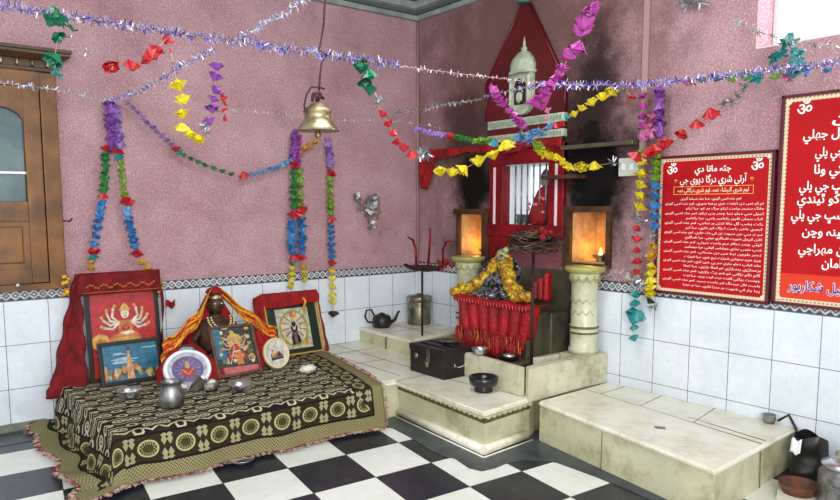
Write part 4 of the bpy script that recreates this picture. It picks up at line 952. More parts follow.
# ------------------------------------------------------------------ black trunk and what lies on it
t = thing('metal_trunk', 'black metal trunk with a brass padlock on the white platform', 'trunk', (-.865, -1.41, PZ), (0, 0, 0))
b = MB(); hx, hy, hz = .155, .20, .212
b.box((-hx, -hy, 0), (hx, hy, hz * .8), bev=.006); b.build('body', M['black'], t)
b = MB(); b.box((-hx - .006, -hy - .006, hz * .78), (hx + .006, hy + .006, hz), bev=.006); b.build('lid', M['black'], t)
b = MB(); b.box((-hx - .014, -.045, hz * .45), (-hx - .001, -.015, hz * .95), bev=.002); b.build('hasp', M['steelold'], t)
b = MB(); b.box((-hx - .03, -.048, hz * .34), (-hx - .012, -.014, hz * .52), bev=.004); b.tube([(-hx - .02, -.042, hz * .52), (-hx - .02, -.042, hz * .62), (-hx - .02, -.02, hz * .62), (-hx - .02, -.02, hz * .52)], .003, 6); b.build('padlock', M['brass'], t)
b = MB(); b.tube([(-.06, -hy - .004, .11), (-.06, -hy - .012, .09), (-.03, -hy - .016, .08), (.03, -hy - .016, .088), (.06, -hy - .012, .1), (.06, -hy - .004, .12)], .005, 6); b.build('side_handle', M['steel'], t)
b = MB(); b.lathe([(0, 0), (.02, 0), (.022, .004), (0, .006)], n=16, mtx=Matrix.Rotation(-PI / 2, 4, 'Y'), c=(-hx - .001, .12, .13)); b.build('round_latch', M['steelold'], t)
b = MB()
for x in (-.08, .02): b.tube([(x, -.15, hz + .004), (x, .17, hz + .004)], .004, 6)
b.build('lid_rib', M['black'], t)
dish('brass_plate', 'small pale plate resting on the lid of the black trunk', 'plate', (-.80, -1.42, PZ + hz + .012), .075, .012, 'alu')
o = MB().lathe([(0, 0), (.06, 0), (.055, .008), (0, .008)], n=24).build('metal_lid', M['black']); o.location = (-.80, -1.42, PZ + hz + .002); tag(o, 'black disc between the pale plate and the trunk lid', 'lid')
# black bowl on foot
p = onz(483.5, 391, PZ); t = thing('black_bowl', 'black ribbed bowl on a round foot, on the corner of the scalloped platform', 'bowl', (p.x, p.y, PZ))
MB().lathe([(0, 0), (.062, 0), (.066, .012), (.055, .03), (.06, .04)], n=36).build('foot', M['blackglaze'], t)
b = MB().lathe([(.05, .036), (.088, .045), (.098, .07), (.1, .1), (.094, .103), (.082, .08), (.06, .06), (0, .056)], n=48); b.build('bowl', M['blackglaze'], t)
b = MB()
for k in range(8): b.ball((.03 * math.cos(k), .03 * math.sin(k), .062), .016, .4, 1)
b.build('ash', mat('ash', (90, 90, 84), .9), t)
p = onz(479, 355, .46); dish('steel_bowl', 'round shiny steel bowl on the basin edge right of the black trunk', 'bowl', (-.80, p.y, .462), .058, .045, 'steel')
dish('iron_pan', 'dark shallow pan with a steel cup inside the basin under the red fringe', 'pan', (-.62, -1.86, PZ + .14), .085, .03, 'black')
MB_ = MB().box((-.72, -1.98, PZ + .03), (-.50, -1.76, PZ + .138), bev=.01).build('stone_block', M['darkstone']); tag(origin(MB_, (-.6, -1.87, PZ + .03)), 'dark stone block inside the basin under the pan', 'stone')
o = MB().lathe([(0, 0), (.025, 0), (.04, .015), (.045, .03), (.02, .04), (0, .045)], n=20).build('steel_cup', M['steel']); o.location = (-.62, -1.86, PZ + .146); tag(o, 'small steel cup sitting in the dark pan of the basin', 'cup')
# kettle, canister
t = thing('black_kettle', 'small black kettle with spout and loop handle on the corner step', 'kettle', (-.53, -.14, .412), (0, 0, -.7))
MB().lathe([(0, 0), (.075, 0), (.085, .02), (.088, .06), (.08, .1), (.06, .115), (.03, .12), (.03, .128), (.01, .135), (0, .14)], n=32).build('body', M['black'], t)
MB().tube([(.07, 0, .04), (.12, 0, .07), (.15, 0, .14), (.165, 0, .15)], [.02, .016, .011, .012], 10).build('spout', M['black'], t)
MB().tube([(-.07, 0, .04), (-.13, 0, .05), (-.155, 0, .10), (-.14, 0, .155), (-.10, 0, .165), (-.07, 0, .11)], .009, 8).build('handle', M['black'], t)
t = thing('steel_canister', 'tall dull steel canister with a lid standing in the wall corner', 'canister', (-.14, -.20, .412))
MB().lathe([(0, 0), (.105, 0), (.108, .01), (.108, .20), (.1, .215), (.104, .22)], n=40).build('body', M['alu'], t)
MB().lathe([(.112, .215), (.116, .22), (.116, .26), (.11, .268), (.03, .275), (.02, .29), (0, .292)], n=40).build('lid', M['alu'], t)
b = MB()
for sx in (-1, 1): b.tube([(sx * .108, 0, .2), (sx * .13, 0, .19), (sx * .13, 0, .15), (sx * .108, 0, .14)], .005, 6)
b.build('handle', M['alu'], t)
# iron trident stand
p = Vector((-.50, -.70, .412)); t = thing('trident_stand', 'thin iron stand with three red painted prongs in front of the wall corner', 'stand', p)
def tp(px, py): v = onx(px, py, p.x); return v - p
g = tp(427, 268); g.y += 0
b = MB(); b.tube([(0, 0, 0), (0, 0, g.z)], .010, 10); b.build('pole', M['rust'], t)
b = MB(); b.tube([tp(405, 265), tp(412, 268), tp(427, 269), tp(440, 268), tp(447, 262)], [.016, .022, .026, .022, .016], 8); b.build('crossbar', M['rust'], t)
b = MB(); b.lathe([(0, 0), (.07, .0), (.09, .015), (.085, .018), (0, .008)], c=(0, -.02, g.z), n=24); b.build('tray', M['rust'], t)
for q in (((428, 268), (430, 240), (430, 228)), ((416, 266), (416, 250), (413, 240), (408, 237)), ((443, 264), (443, 250), (446, 242), (452, 241))):
    MB().tube([tp(*k) for k in q], [.011] * (len(q) - 1) + [.007], 8).build('prong', M['redpaint'], t)
for k in range(12): MB().ball(tp(R.uniform(438, 450), R.uniform(257, 271)) + Vector((R.uniform(-.03, .03), 0, 0)), .017, .4, 1).build('red_flower', M['redcloth'], t)
# ------------------------------------------------------------------ diya stand in front of the shrine
p = Vector((-.60, -2.06, PZ + .03)); t = thing('lamp_stand', 'tall iron lamp stand with a wide tangled tray, before the silver idol', 'lamp stand', p)
zt = onx(540, 248, p.x).z - p.z
MB().tube([(0, 0, 0), (0, 0, zt + .02)], .011, 10).build('pole', M['rust'], t)
MB().lathe([(0, 0), (.06, 0), (.05, .012), (.012, .03), (.012, .05)], n=20).build('foot', M['rust'], t)
b = MB(); b.lathe([(.01, zt - .02), (.1, zt), (.165, zt + .03), (.17, zt + .045), (.15, zt + .035), (.08, zt + .01), (0, zt + .005)], n=30); b.build('tray', M['rust'], t)
b = MB()
for k in range(9):
    a = 2 * PI * k / 9; c = Vector((.12 * math.cos(a), .12 * math.sin(a), zt + .05))
    b.lathe([(0, 0), (.02, 0), (.036, .02), (.038, .022), (.03, .018), (0, .008)], c=c, n=14)
b.build('lamp_cup', M['black'], t)
b = MB()
for k in range(70):
    a = R.random() * 6.3; r0 = R.uniform(.02, .18); h0 = zt + R.uniform(-.03, .15) * (1 - r0 * 2.2)
    pts = [Vector((r0 * math.cos(a + j * .5) * (1 + .2 * math.sin(j)), r0 * math.sin(a + j * .5), h0 + .02 * math.sin(j * 1.7 + k))) for j in range(R.randint(5, 11))]
    b.tube(pts, .004, 5)
b.build('wire_tangle', mat('tangled_wire', (120, 104, 84), .5, .5, c2=(60, 36, 30), ns=20), t)
for k in range(9): MB().ball((R.uniform(-.1, .1), R.uniform(-.17, -.02), zt + R.uniform(.06, .13)), R.uniform(.014, .026), .4, 1).build('red_petal', M['redcloth'], t)
# ------------------------------------------------------------------ throne and silver idol
t = thing('cloth_covered_throne', 'stone throne covered in red satin with a deep red fringe', 'throne', (-.25, -1.5, PZ + .03))
b = MB(); b.box((-.46, -1.88, PZ + .03), (-.05, -1.17, .72), bev=.01); b.box((-.30, -1.97, PZ + .03), (-.05, -1.85, .74), bev=.01); b.box((-.05, -2.02, PZ + .03), (-.014, -1.0, 1.03), bev=.006); b.build('pedestal', M['darkstone'], t, True)
def thr(u, v):
    # over the seat then down the front
    s = v * .50; y = -1.555 + .405 * (1 - 2 * u) * (1 - .22 * max(0, s - .16) / .34)
    if s < .16: x = -.32 - s; z = .80 + .012 * math.sin(u * 20)
    else: x = -.49 - .012 * math.sin(u * 42) - .015 * (s - .16); z = .80 - (s - .16)
    return Vector((x, y, z - .02 * abs(u - .5)))
b = MB(); b.grid(thr, 70, 16)
b.grid(lambda u, v: Vector((-.48 + .46 * u, -1.15 + .004 * math.sin(u * 30), .79 - .3 * v)), 12, 8); b.grid(lambda u, v: Vector((-.49 + .10 * u, -1.94 + .05 * v, .79 - .24 * v + .004 * math.sin(u * 30))), 12, 8)
o = b.build('satin_cover', M['redsatin'], t, True, 0, norm=False); o.modifiers.new('s', 'SOLIDIFY').thickness = .005
b = MB().tube([(-.50, -1.14 - .083 * k, .79 + .008 * math.sin(k * 2)) for k in range(11)], .03, 10); b.build('rolled_edge', M['redsatin'], t, True)
b = MB()
for k in range(200):
    y = -1.17 - .72 * R.random(); z0 = .50 + R.uniform(-.03, .09); x = -.515 - R.random() * .02
    b.tube([(x, y, z0), (x - .008, y + R.uniform(-.01, .01), z0 - .07), (x - R.uniform(0, .012), y + R.uniform(-.02, .02), z0 - R.uniform(.12, .19))], [.006, .005, .002], 4)
b.build('fringe', mat('red_fringe', (186, 16, 34), .6, c2=(110, 8, 20), ns=40), t, True)
b = MB()
for k in range(46):
    y = -1.16 - .74 * R.random(); z0 = .52 + R.uniform(-.04, .06); x = -.535; b.tube([(x, y, z0), (x, y + R.uniform(-.015, .015), z0 - R.uniform(.06, .14))], .0018, 4)
b.build('gold_fringe', M['gold'], t, True)
b = MB()
for k in range(24):
    y = -1.17 - .033 * k; b.tube([(-.532, y, .80), (-.535, y - .012, .765)], .004, 5)
b.build('cover_stripe', pm('satinlight', (230, 90, 100)), t, True)
b = MB().grid(lambda u, v: Vector((-.16 + .03 * math.sin(u * 20), -1.62 - .20 * u, .80 + (.10 + .12 * u) * v)), 14, 8); o = b.build('red_backrest_cloth', M['redsatin'], t, True, 0, norm=False); o.modifiers.new('s', 'SOLIDIFY').thickness = .006
t = thing('silver_idol', 'silver seated idol with crown on the red throne', 'idol', (-.36, -1.52, .81), (0, 0, -PI / 2 + .35)); t.scale = (1.18, 1.1, 1.0)
b = MB(); b.lathe([(.15, 0), (.155, .02), (.13, .05), (.10, .075)], n=28, wave=lambda a, z: .15 * math.cos(2 * a)); b.lathe([(.085, .05), (.07, .12), (.078, .17), (.06, .2), (.022, .215), (.022, .235)], n=24, wave=lambda a, z: .12 * math.cos(2 * a)); b.ball((0, -.005, .26), .04, .1, 3, (.9, .9, 1.15))
b.ball((0, -.044, .258), .008, 0, 1)
for sx in (-1, 1):
    b.tube([(sx * .03, -.03, .05), (sx * .12, -.06, .045), (sx * .06, -.12, .035), (0, -.12, .035)], [.04, .038, .03, .022], 10)
    b.tube([(sx * .065, 0, .185), (sx * .11, -.02, .13), (sx * .09, -.08, .1)], [.022, .019, .015], 8)
    b.tube([(sx * .06, .01, .19), (sx * .12, .01, .2), (sx * .13, -.02, .25)], [.02, .016, .012], 8)
b.build('body', M['silver'], t)
MB().lathe([(.045, .285), (.05, .295), (.035, .32), (.02, .345), (.004, .37), (0, .38)], n=20).build('crown', M['silver'], t)
b = MB().plate([(-.09, .0)] + [(-.10 * math.cos(PI * k / 14), .16 + .18 * math.sin(PI * k / 14)) for k in range(15)] + [(.09, .0)], .06, .075)
for k in range(13):
    a = PI * k / 12; b.ball((-.095 * math.cos(a), .055, .16 + .17 * math.sin(a)), .014, .2, 1)
b.build('back_arch', M['silver'], t)
b = MB()
for k in range(30): a = R.random() * 6.3; b.ball((.11 * math.cos(a) * R.uniform(.6, 1.1), -.06 + .06 * math.sin(a), .02 + R.random() * .05), .014, .4, 1)
b.build('ornament', M['silver'], t)
# yellow frill garlands rising to a point over the idol
def frillmat():
    m, nt, b = newmat('yellow_tinsel_frill'); n = noi(30, 3, .6, lo=.42, hi=.58); n2 = noi(55, 2, .6, lo=.5, hi=.55)
    c = mixc(n, lin((224, 206, 50)), lin((140, 110, 26))); c = mixc(n2 * .6, c, lin((206, 66, 30))); setc(b, c); b.inputs['Roughness'].default_value = .5; bump(b, n, .8, .01); return m
M['frill'] = frillmat()
t = thing('yellow_frill_garland', 'thick yellow frilled garland arched over the silver idol on the throne', 'garland', (-.42, -1.5, .82))
def fr_(pts, n, r0, name, m):
    b = MB(); pts = [Vector(q) for q in pts]
    for k in range(n):
        s = k / (n - 1) * (len(pts) - 1); i = min(int(s), len(pts) - 2); c = pts[i].lerp(pts[i + 1], s - i)
        b.ball(c + Vector((R.uniform(-.02, .02), R.uniform(-.02, .02), R.uniform(-.02, .02))), r0 * R.uniform(.7, 1.2), .9, 1)
    return b.build(name, m, t, True)
fr_([(-.46, -1.10, .83), (-.46, -1.22, .86), (-.42, -1.34, .93), (-.38, -1.42, 1.02), (-.34, -1.48, 1.12)], 80, .042, 'frill', M['frill'])
fr_([(-.34, -1.52, 1.12), (-.38, -1.60, 1.03), (-.44, -1.68, .95), (-.48, -1.76, .88), (-.50, -1.92, .86)], 80, .042, 'frill', M['frill'])
fr_([(-.35, -1.47, 1.12), (-.33, -1.5, 1.18), (-.36, -1.55, 1.10)], 9, .032, 'pale_tip', pm('palegreen', (186, 196, 150)))
# ------------------------------------------------------------------ clutter at the right wall foot
t = thing('black_bag', 'black plastic bag slumped against the right wall tiles beside the platform', 'bag', (-.15, -3.735, 0)); t.scale = (.78, .78, .9)
b = MB().grid(lambda u, v: Vector(((.11 + .015 * math.sin(6 * PI * u) + .02 * math.sin(v * 9)) * math.cos(2 * PI * u) * (1 - .35 * v * v) , (.12 + .01 * math.sin(8 * PI * u)) * math.sin(2 * PI * u) * (1 - .15 * v), .02 + .26 * v + .02 * math.sin(4 * PI * u) * v)), 40, 14); b.build('sack', M['black'], t, norm=False)
o = MB().grid(lambda u, v: Vector((-.085 - .02 * v, .08 - .07 * u, .27 - .085 * v + .01 * math.sin(u * 8))), 6, 6).build('white_flap', M['white'], t, norm=False); o.location.x = -.035; o.modifiers.new('s', 'SOLIDIFY').thickness = .003
MB().ball((0, 0, .09), .1, .3, 2, (.9, 1, 1)).build('contents', mat('maroon_plastic', (60, 22, 30), .5), t)
o = MB().lathe([(0, 0), (.09, 0), (.115, .05), (.12, .055), (.11, .05), (.08, .012), (0, .01)], n=32, c=(0, 0, 0)).build('clay_dish', mat('brown_clay', (116, 66, 40), .5, c2=(70, 38, 26), ns=10)); o.location = (-.43, -3.80, .022); o.scale = (.85, .85, 1); tag(o, 'brown clay dish on the white slab in front of the black bag', 'dish')
o = MB().prism([(-.78, -3.85), (-.36, -3.66), (-.20, -3.86), (-.45, -4.15)], .004, .022).build('marble_slab', M['marble']); tag(origin(o, (-.45, -3.9, 0)), 'loose white marble slab on the floor at the lower right corner', 'slab')
t = thing('steel_pot', 'lidded steel milk pot cut off by the right edge of the photo', 'pot', (*onz(848, 508, 0).xy, 0))
MB().lathe([(0, 0), (.13, 0), (.142, .02), (.142, .17), (.12, .2), (.11, .21), (.125, .215)], n=44).build('body', M['steelold'], t)
MB().lathe([(.128, .215), (.13, .225), (.09, .24), (.07, .245), (.07, .29), (.075, .3), (.03, .305), (0, .305)], n=44).build('lid', M['steel'], t)
MB().tube([(.0, .14 * math.cos(PI * k / 10), .19 + .0 * k) if 0 else (-.02, -.145 + .29 * k / 10, .17 - .10 * math.sin(PI * k / 10)) for k in range(0)] or [(-.14, -.05, .17), (-.165, -.03, .14), (-.165, .03, .14), (-.14, .05, .17)], .005, 6).build('handle', M['steelold'], t)
p = onz(775, 422, .25); t = thing('steel_cup', 'tiny steel tap cup on the far end of the right platform, against the tiles', 'cup', (-.06, -3.46, .244)); MB().lathe([(0, 0), (.03, 0), (.036, .02), (.034, .045), (.038, .05), (.03, .048), (0, .02)], n=24).build('body', M['steelold'], t)
o = MB().tube([(-.03, -3.50, .26), (-.035, -3.56, .31), (-.03, -3.60, .24), (-.035, -3.62, .14), (-.04, -3.63, .01)], .008, 6).build('black_hose', M['black']); tag(origin(o, (-.03, -3.6, 0)), 'short black hose curling over the end of the right platform', 'hose')
o = MB().box((-.018, -.03, 0), (.018, .03, .003)).build('foil_wrapper', mat('wrapper', (150, 130, 100), .4, c2=(60, 56, 50), ns=60)); pp = onz(660, 428, .262); o.location = (pp.x, pp.y, .263); o.rotation_euler = (0, 0, .5); tag(o, 'small torn wrapper lying on the right marble platform', 'wrapper')
# ------------------------------------------------------------------ hanging bell
d = 3.6; p = atd(318, 131, d); s = d / F
t = thing('temple_bell', 'brass bell hanging from a bent iron hook near the middle of the room', 'bell', p)
MB().lathe([(21.5 * s, 0), (21.8 * s, .6 * s), (20 * s, 3 * s), (15.5 * s, 8 * s), (13.6 * s, 12 * s), (13.2 * s, 16 * s), (14.6 * s, 18 * s), (14.8 * s, 20 * s), (13 * s, 21.5 * s), (9 * s, 24 * s), (6.5 * s, 27 * s), (3 * s, 28 * s), (0, 28 * s)], n=48).build('bell', M['brass'], t)
b = MB().lathe([(20.5 * s, .8 * s), (17 * s, 4 * s), (0, 6 * s)], n=32); b.build('mouth', mat('bell_inside', (40, 34, 30), .7), t)
MB().lathe([(0, -8 * s), (2.5 * s, -7 * s), (3.5 * s, -4 * s), (2 * s, 0), (1.2 * s, 6 * s), (0, 6.5 * s)], n=16).build('clapper', M['brass'], t)
b = MB(); b.tube([Vector(q) * s for q in ((-14, 0, 18), (-15, 0, 24), (-12, 1, 34), (-7, 0, 42), (2, 0, 43), (8, 0, 42))], 1.0 * s, 8); b.tube([Vector(q) * s for q in ((-6, 0, 29), (-4, 2, 36), (3, -1, 38), (5, 0, 33), (8, 2, 33))], 1.6 * s, 8); b.tube([Vector(q) * s for q in ((0, 0, 28), (-2, 0, 34), (3, 0, 36), (1, 1, 30))], 1.8 * s, 8)
b.build('shackle', M['rope'], t)
top = atd(325, 0, d); v = top - p; b = MB(); z1 = CEIL - p.z
b.tube([Vector((2 * s, 0, 40 * s)), Vector((3 * s, 0, 52 * s)), v * .52 + Vector((0, 0, 0)), v * .58 + Vector((.02, -.015, 0)) * 1, v * .62 + Vector((-.012, .01, 0)), v * .8, v, Vector((v.x, v.y, z1))], 1.1 * s, 8)
b.build('hook_rod', M['rope'], t)
# ------------------------------------------------------------------ garlands and tinsel
CL = dict(pu=(148, 80, 176), lv=(160, 118, 200), gr=(40, 132, 56), yg=(122, 168, 40), bl=(54, 132, 200), rd=(206, 30, 44), ye=(236, 214, 30), te=(20, 148, 150), dg=(8, 122, 84), mg=(184, 60, 160), pk=(226, 120, 170), si=(196, 200, 206), dk=(30, 34, 36), wh=(230, 228, 232), lb=(110, 170, 220), oy=(230, 170, 30), hr=(206, 24, 36))
FM = {}
def fmat(c):
    if c not in FM: FM[c] = mat('foil_' + {'pu': 'purple', 'lv': 'lavender', 'gr': 'green', 'yg': 'lime', 'bl': 'blue', 'rd': 'crimson', 'ye': 'yellow', 'te': 'teal', 'dg': 'emerald', 'mg': 'magenta', 'pk': 'pink', 'si': 'silver', 'dk': 'black', 'wh': 'white', 'lb': 'sky_blue', 'oy': 'amber', 'hr': 'red'}[c], CL[c], .38, .0 if c != 'si' else .8, c2=tuple(int(v * .72) for v in CL[c]), ns=3, spec=.6)
    return FM[c]
FME = {}
def flower_mesh(c, k, kind):
    key = (c, k, kind)
    if key in FME: return FME[key]
    r = random.Random(hash(str(key)) % 1 + k * 7 + ord(c[0]) * 3 + ord(c[1])); b = MB()
    if kind == 'cup':                       # crumpled paper cups
        n = 12; up = r.choice((-1, 1))
        def skirt(z0, r0, z1, r1, jag):
            A_ = []; B2 = []; D = []
            for i in range(n):
                t = 2 * PI * i / n; pl = 1 if i % 2 else .74
                A_.append(b.v((r0 * math.cos(t), r0 * math.sin(t), up * z0))); q = r1 * pl * r.uniform(.82, 1.12)
                B2.append(b.v((q * math.cos(t), q * math.sin(t), up * (z1 + r.uniform(-jag, jag)))))
            for i in range(n): b.f([A_[i], A_[(i + 1) % n], B2[(i + 1) % n], B2[i]])
            return A_, B2
        skirt(-.75, .16, .25, 1.12, .22); skirt(-.45, .12, .42, .7, .2); a1, _ = skirt(.75, .1, .1, .62, .2)
    elif kind == 'tuft':
        for i in range(22):
            d = Vector((r.gauss(0, 1), r.gauss(0, 1), r.gauss(0, .8))).normalized() * r.uniform(.4, 1); q = d.orthogonal().normalized() * .08
            b.f([b.v(-q), b.v(q), b.v(d * r.uniform(.7, 1.2) + q), b.v(d * 1.1 - q)])
    else:                                   # crumpled petals of crepe paper
        for i in range(5):
            t = 2 * PI * i / 5 + r.random(); w = r.uniform(.5, .7); L = r.uniform(.8, 1.1); dz = r.uniform(-.5, .4); m4 = Matrix.Rotation(t, 4, 'Z')
            vs = [b.v(m4 @ Vector(q)) for q in ((0, -.1, .15), (L * .5, -w * .6, .35 + dz * .5), (L, -w * .3, dz), (L * .9, w * .4, dz - .2), (L * .4, w * .6, .1 + dz * .3), (0, .1, -.3))]
            c0 = b.v(m4 @ Vector((L * .55, 0, dz * .4 + .25)))
            for j in range(6): b.f([c0, vs[j], vs[(j + 1) % 6]])
    me = bpy.data.meshes.new('paper_flower'); b.bm.to_mesh(me); b.bm.free(); me.materials.append(fmat(c)); FME[key] = me; return me
def place(px, py, pl):
    if pl == 'L': return ony(px, py, -.075)
    if pl == 'R': return onx(px, py, -.075)
    return atd(px, py, pl)
def depth(p): return (p - CAM).dot(FW)
def garland(label, pl, segs, string=True, tail=None, group=None, sr=.0022):
    """segs: (colour, pixel radius, count, [(x,y)...], kind)"""
    pts = []; items = []
    tot = sum(len(s[3]) for s in segs); i = 0
    for s in segs:
        c, pr, n, path = s[:4]; kind = s[4] if len(s) > 4 else 'cup'
        W = []
        for q in path:
            f = i / max(1, tot - 1); i += 1
            W.append(place(q[0], q[1], pl if isinstance(pl, (str, float, int)) else pl[0] + (pl[1] - pl[0]) * f))
        pts += W
        for k in range(n):
            f = (k + .0) / max(1, n - 1) * (len(W) - 1) if n > 1 else 0; j = min(int(f), len(W) - 2) if len(W) > 1 else 0
            q = W[j].lerp(W[j + 1], f - j) if len(W) > 1 else W[0]
            items.append((c, pr * depth(q) / F, q, kind, pr))
    t = thing('flower_garland', label, 'garland', pts[0], group=group)
    if string and len(pts) > 1: MB().tube(pts, sr, 5).build('string', M['twine'], t, True)
    for k, (c, r, q, kind, pr) in enumerate(items):
        o = bpy.data.objects.new('tinsel_tuft' if kind == 'tuft' else 'paper_flower', flower_mesh(c, R.randint(0, 3), kind)); COL.objects.link(o); o.parent = t
        o.location = q - Vector(pts[0]); s = r * R.uniform(.95, 1.15) * (1.2 if kind == 'cup' else 1); o.scale = (s, s, s * (.85 if kind == 'cup' else 1)); o.rotation_euler = (R.uniform(-.6, .6), R.uniform(-.6, .6), R.uniform(0, 6.3)) if kind == 'cup' else (R.uniform(0, 6), R.uniform(0, 6), R.uniform(0, 6))
    return t
# strands on the left wall
GW = 'flower strands hanging on the left wall'
garland('left leg of the forked strand hanging above the veiled picture', 'L', [('pu', 5, 12, [(110, 103), (112, 148)]), ('rd', 4, 1, [(106, 148)]), ('gr', 4.3, 7, [(106, 154), (104, 190)]), ('rd', 4, 1, [(103, 196)]), ('bl', 4.2, 7, [(102, 203), (99, 220), (94, 244)]), ('rd', 5.5, 1, [(94, 252)]), ('te', 4.5, 1, [(93, 257)]), ('oy', 3.5, 2, [(92, 262), (91, 268)])], group=GW)
garland('right leg of the forked strand hanging above the veiled picture', 'L', [('lv', 5, 11, [(114, 108), (119, 146)]), ('rd', 4, 2, [(114, 150), (120, 152)]), ('te', 4, 1, [(119, 157)]), ('yg', 3.8, 6, [(121, 163), (124, 194)]), ('rd', 5, 2, [(125, 200), (129, 203)]), ('lb', 4.2, 2, [(127, 209), (128, 214)]), ('bl', 4.2, 6, [(129, 220), (135, 246)]), ('rd', 5, 1, [(137, 253)]), ('oy', 4, 2, [(142, 262), (148, 268)])], group=GW)
garland('left half of the double strand hanging below and left of the bell', 'L', [('pu', 3.8, 10, [(295, 132), (294, 160)]), ('rd', 4, 2, [(294, 162), (295, 167)]), ('gr', 4, 6, [(294, 172), (294, 206)]), ('rd', 4.4, 2, [(293, 214), (297, 216)]), ('bl', 4.2, 7, [(292, 222), (292, 252)]), ('rd', 4.4, 1, [(294, 258)]), ('te', 3.5, 1, [(293, 263)]), ('ye', 3.5, 4, [(292, 268), (291, 286)])], group=GW)
garland('right half of the double strand hanging below and left of the bell', 'L', [('mg', 3.4, 6, [(299, 138), (298, 166)]), ('yg', 3.8, 6, [(300, 172), (300, 206)]), ('rd', 4.6, 1, [(302, 211)]), ('bl', 4, 7, [(302, 220), (302, 252)]), ('rd', 4.4, 1, [(302, 257)]), ('ye', 3.2, 3, [(304, 266), (305, 280)])], group=GW)
garland('single strand hanging right of the bell, ending in a black tuft on the tiles', 'L', [('lv', 3.6, 7, [(328, 140), (331, 166)]), ('rd', 4.4, 1, [(331, 173)]), ('yg', 3.4, 7, [(330, 179), (331, 213)]), ('rd', 4, 1, [(332, 219)]), ('bl', 3.6, 6, [(331, 226), (332, 257)]), ('rd', 3.8, 1, [(332, 263)]), ('ye', 3.4, 5, [(332, 271), (333, 302)]), ('dk', 4, 1, [(333, 314)])], group=GW)
garland('long thin swag of small flowers sagging across the left wall behind the bell', 'L', [('lv', 2.8, 10, [(128, 102), (150, 125), (172, 144)]), ('rd', 4, 1, [(176, 149)]), ('te', 3, 1, [(179, 152)]), ('gr', 2.8, 7, [(184, 155), (205, 165), (231, 174)]), ('rd', 4.6, 1, [(244, 175)]), ('lb', 3.2, 8, [(252, 174), (275, 168), (292, 160)]), ('oy', 3.2, 4, [(300, 152), (315, 142)])])
# nearer strands
garland('emerald flower cluster hanging from the blue tinsel beside the cupboard cornice', 3.1, [('dg', 7, 1, [(57, 11)], 'crepe'), ('dg', 8, 2, [(51, 21), (57, 20)]), ('dg', 7, 1, [(58, 37)]), ('dg', 8.5, 1, [(54, 60)]), ('te', 6, 2, [(56, 69), (59, 75)], 'crepe')])
garland('swag of few red flowers at upper left, from the emerald cluster to the blue tinsel', (3.1, 3.3), [('dg', 6, 2, [(64, 22), (71, 28)], 'crepe'), ('si', 5, 1, [(70, 38)], 'tuft'), ('si', 5, 2, [(86, 52), (94, 53)], 'tuft'), ('rd', 8, 1, [(111, 66)]), ('rd', 6, 1, [(132, 66)]), ('rd', 6, 3, [(146, 60), (152, 55), (156, 50)]), ('rd', 7, 1, [(167, 38)], 'crepe')])
garland('string of big yellow flowers rising into purple ones, left of the bell', (3.3, 3.5), [('rd', 2, 1, [(171, 50)]), ('si', 4, 1, [(173, 64)], 'tuft'), ('ye', 7, 1, [(178, 85)]), ('ye', 7, 1, [(183, 100)]), ('ye', 7, 1, [(182, 114)]), ('ye', 6, 1, [(181, 127)]), ('ye', 6, 2, [(190, 134), (198, 139)]), ('si', 6, 2, [(206, 133), (205, 126)], 'tuft'), ('pu', 5.5, 2, [(209, 121), (212, 108)]), ('pu', 5, 2, [(214, 99), (216, 90)]), ('pu', 6, 2, [(215, 76), (217, 66)])])
o = garland('red paper streamer beside the purple flowers left of the bell', 3.5, [('rd', 4, 5, [(222, 96), (225, 103), (225, 118)], 'crepe')], False)
garland('emerald, red and silver strand running down from the tinsel right of the bell', (4.2, 4.5), [('dg', 7, 1, [(361, 60)], 'crepe'), ('dg', 7, 2, [(361, 68), (369, 75)]), ('dg', 6, 2, [(365, 83), (370, 90)]), ('si', 6, 2, [(377, 98), (378, 103)], 'tuft'), ('rd', 4.5, 2, [(383, 114), (388, 124)]), ('rd', 4.5, 2, [(394, 133), (397, 142)]), ('rd', 5, 2, [(404, 148), (412, 154)]), ('si', 9, 2, [(420, 155), (426, 153)], 'tuft')])
garland('swag of large yellow flowers left of the shrine window', (4.5, 4.7), [('si', 7, 1, [(424, 152)], 'tuft'), ('ye', 6.5, 3, [(440, 171), (452, 172), (463, 170)]), ('ye', 6.5, 2, [(478, 161), (493, 155)]), ('ye', 8, 1, [(506, 145)]), ('lb', 6, 2, [(516, 140), (524, 136)], 'tuft')])
garland('swag of large yellow flowers across the right side of the shrine window', (4.7, 4.9), [('lb', 6, 1, [(530, 134)], 'tuft'), ('yg', 6, 1, [(538, 146)]), ('ye', 5.5, 6, [(541, 150), (548, 155), (558, 158), (569, 167)]), ('ye', 6.5, 2, [(581, 166), (594, 166)]), ('si', 7, 1, [(613, 163)], 'tuft')])
garland('yellow flowers climbing from the pediment bands up to the violet tinsel', (4.7, 4.3), [('bl', 5, 3, [(520, 138), (532, 133), (546, 128)], 'tuft'), ('lb', 4, 2, [(538, 131), (550, 126)]), ('rd', 4, 2, [(556, 126), (562, 123)]), ('te', 4, 1, [(566, 118)]), ('ye', 4.5, 2, [(574, 114), (582, 108)]), ('ye', 5.5, 3, [(592, 102), (603, 97), (611, 91)]), ('si', 6, 2, [(619, 86), (625, 90)], 'tuft'), ('rd', 3.5, 1, [(632, 97)])])
garland('small purple, red and lime swag left of the shrine window', (5.3, 5.0), [('lv', 3.6, 9, [(417, 129), (432, 134), (446, 135)]), ('rd', 4.5, 1, [(451, 137)]), ('gr', 3.8, 4, [(457, 137), (470, 140)]), ('yg', 4, 3, [(475, 141), (488, 141)]), ('te', 4.5, 1, [(494, 143)])])
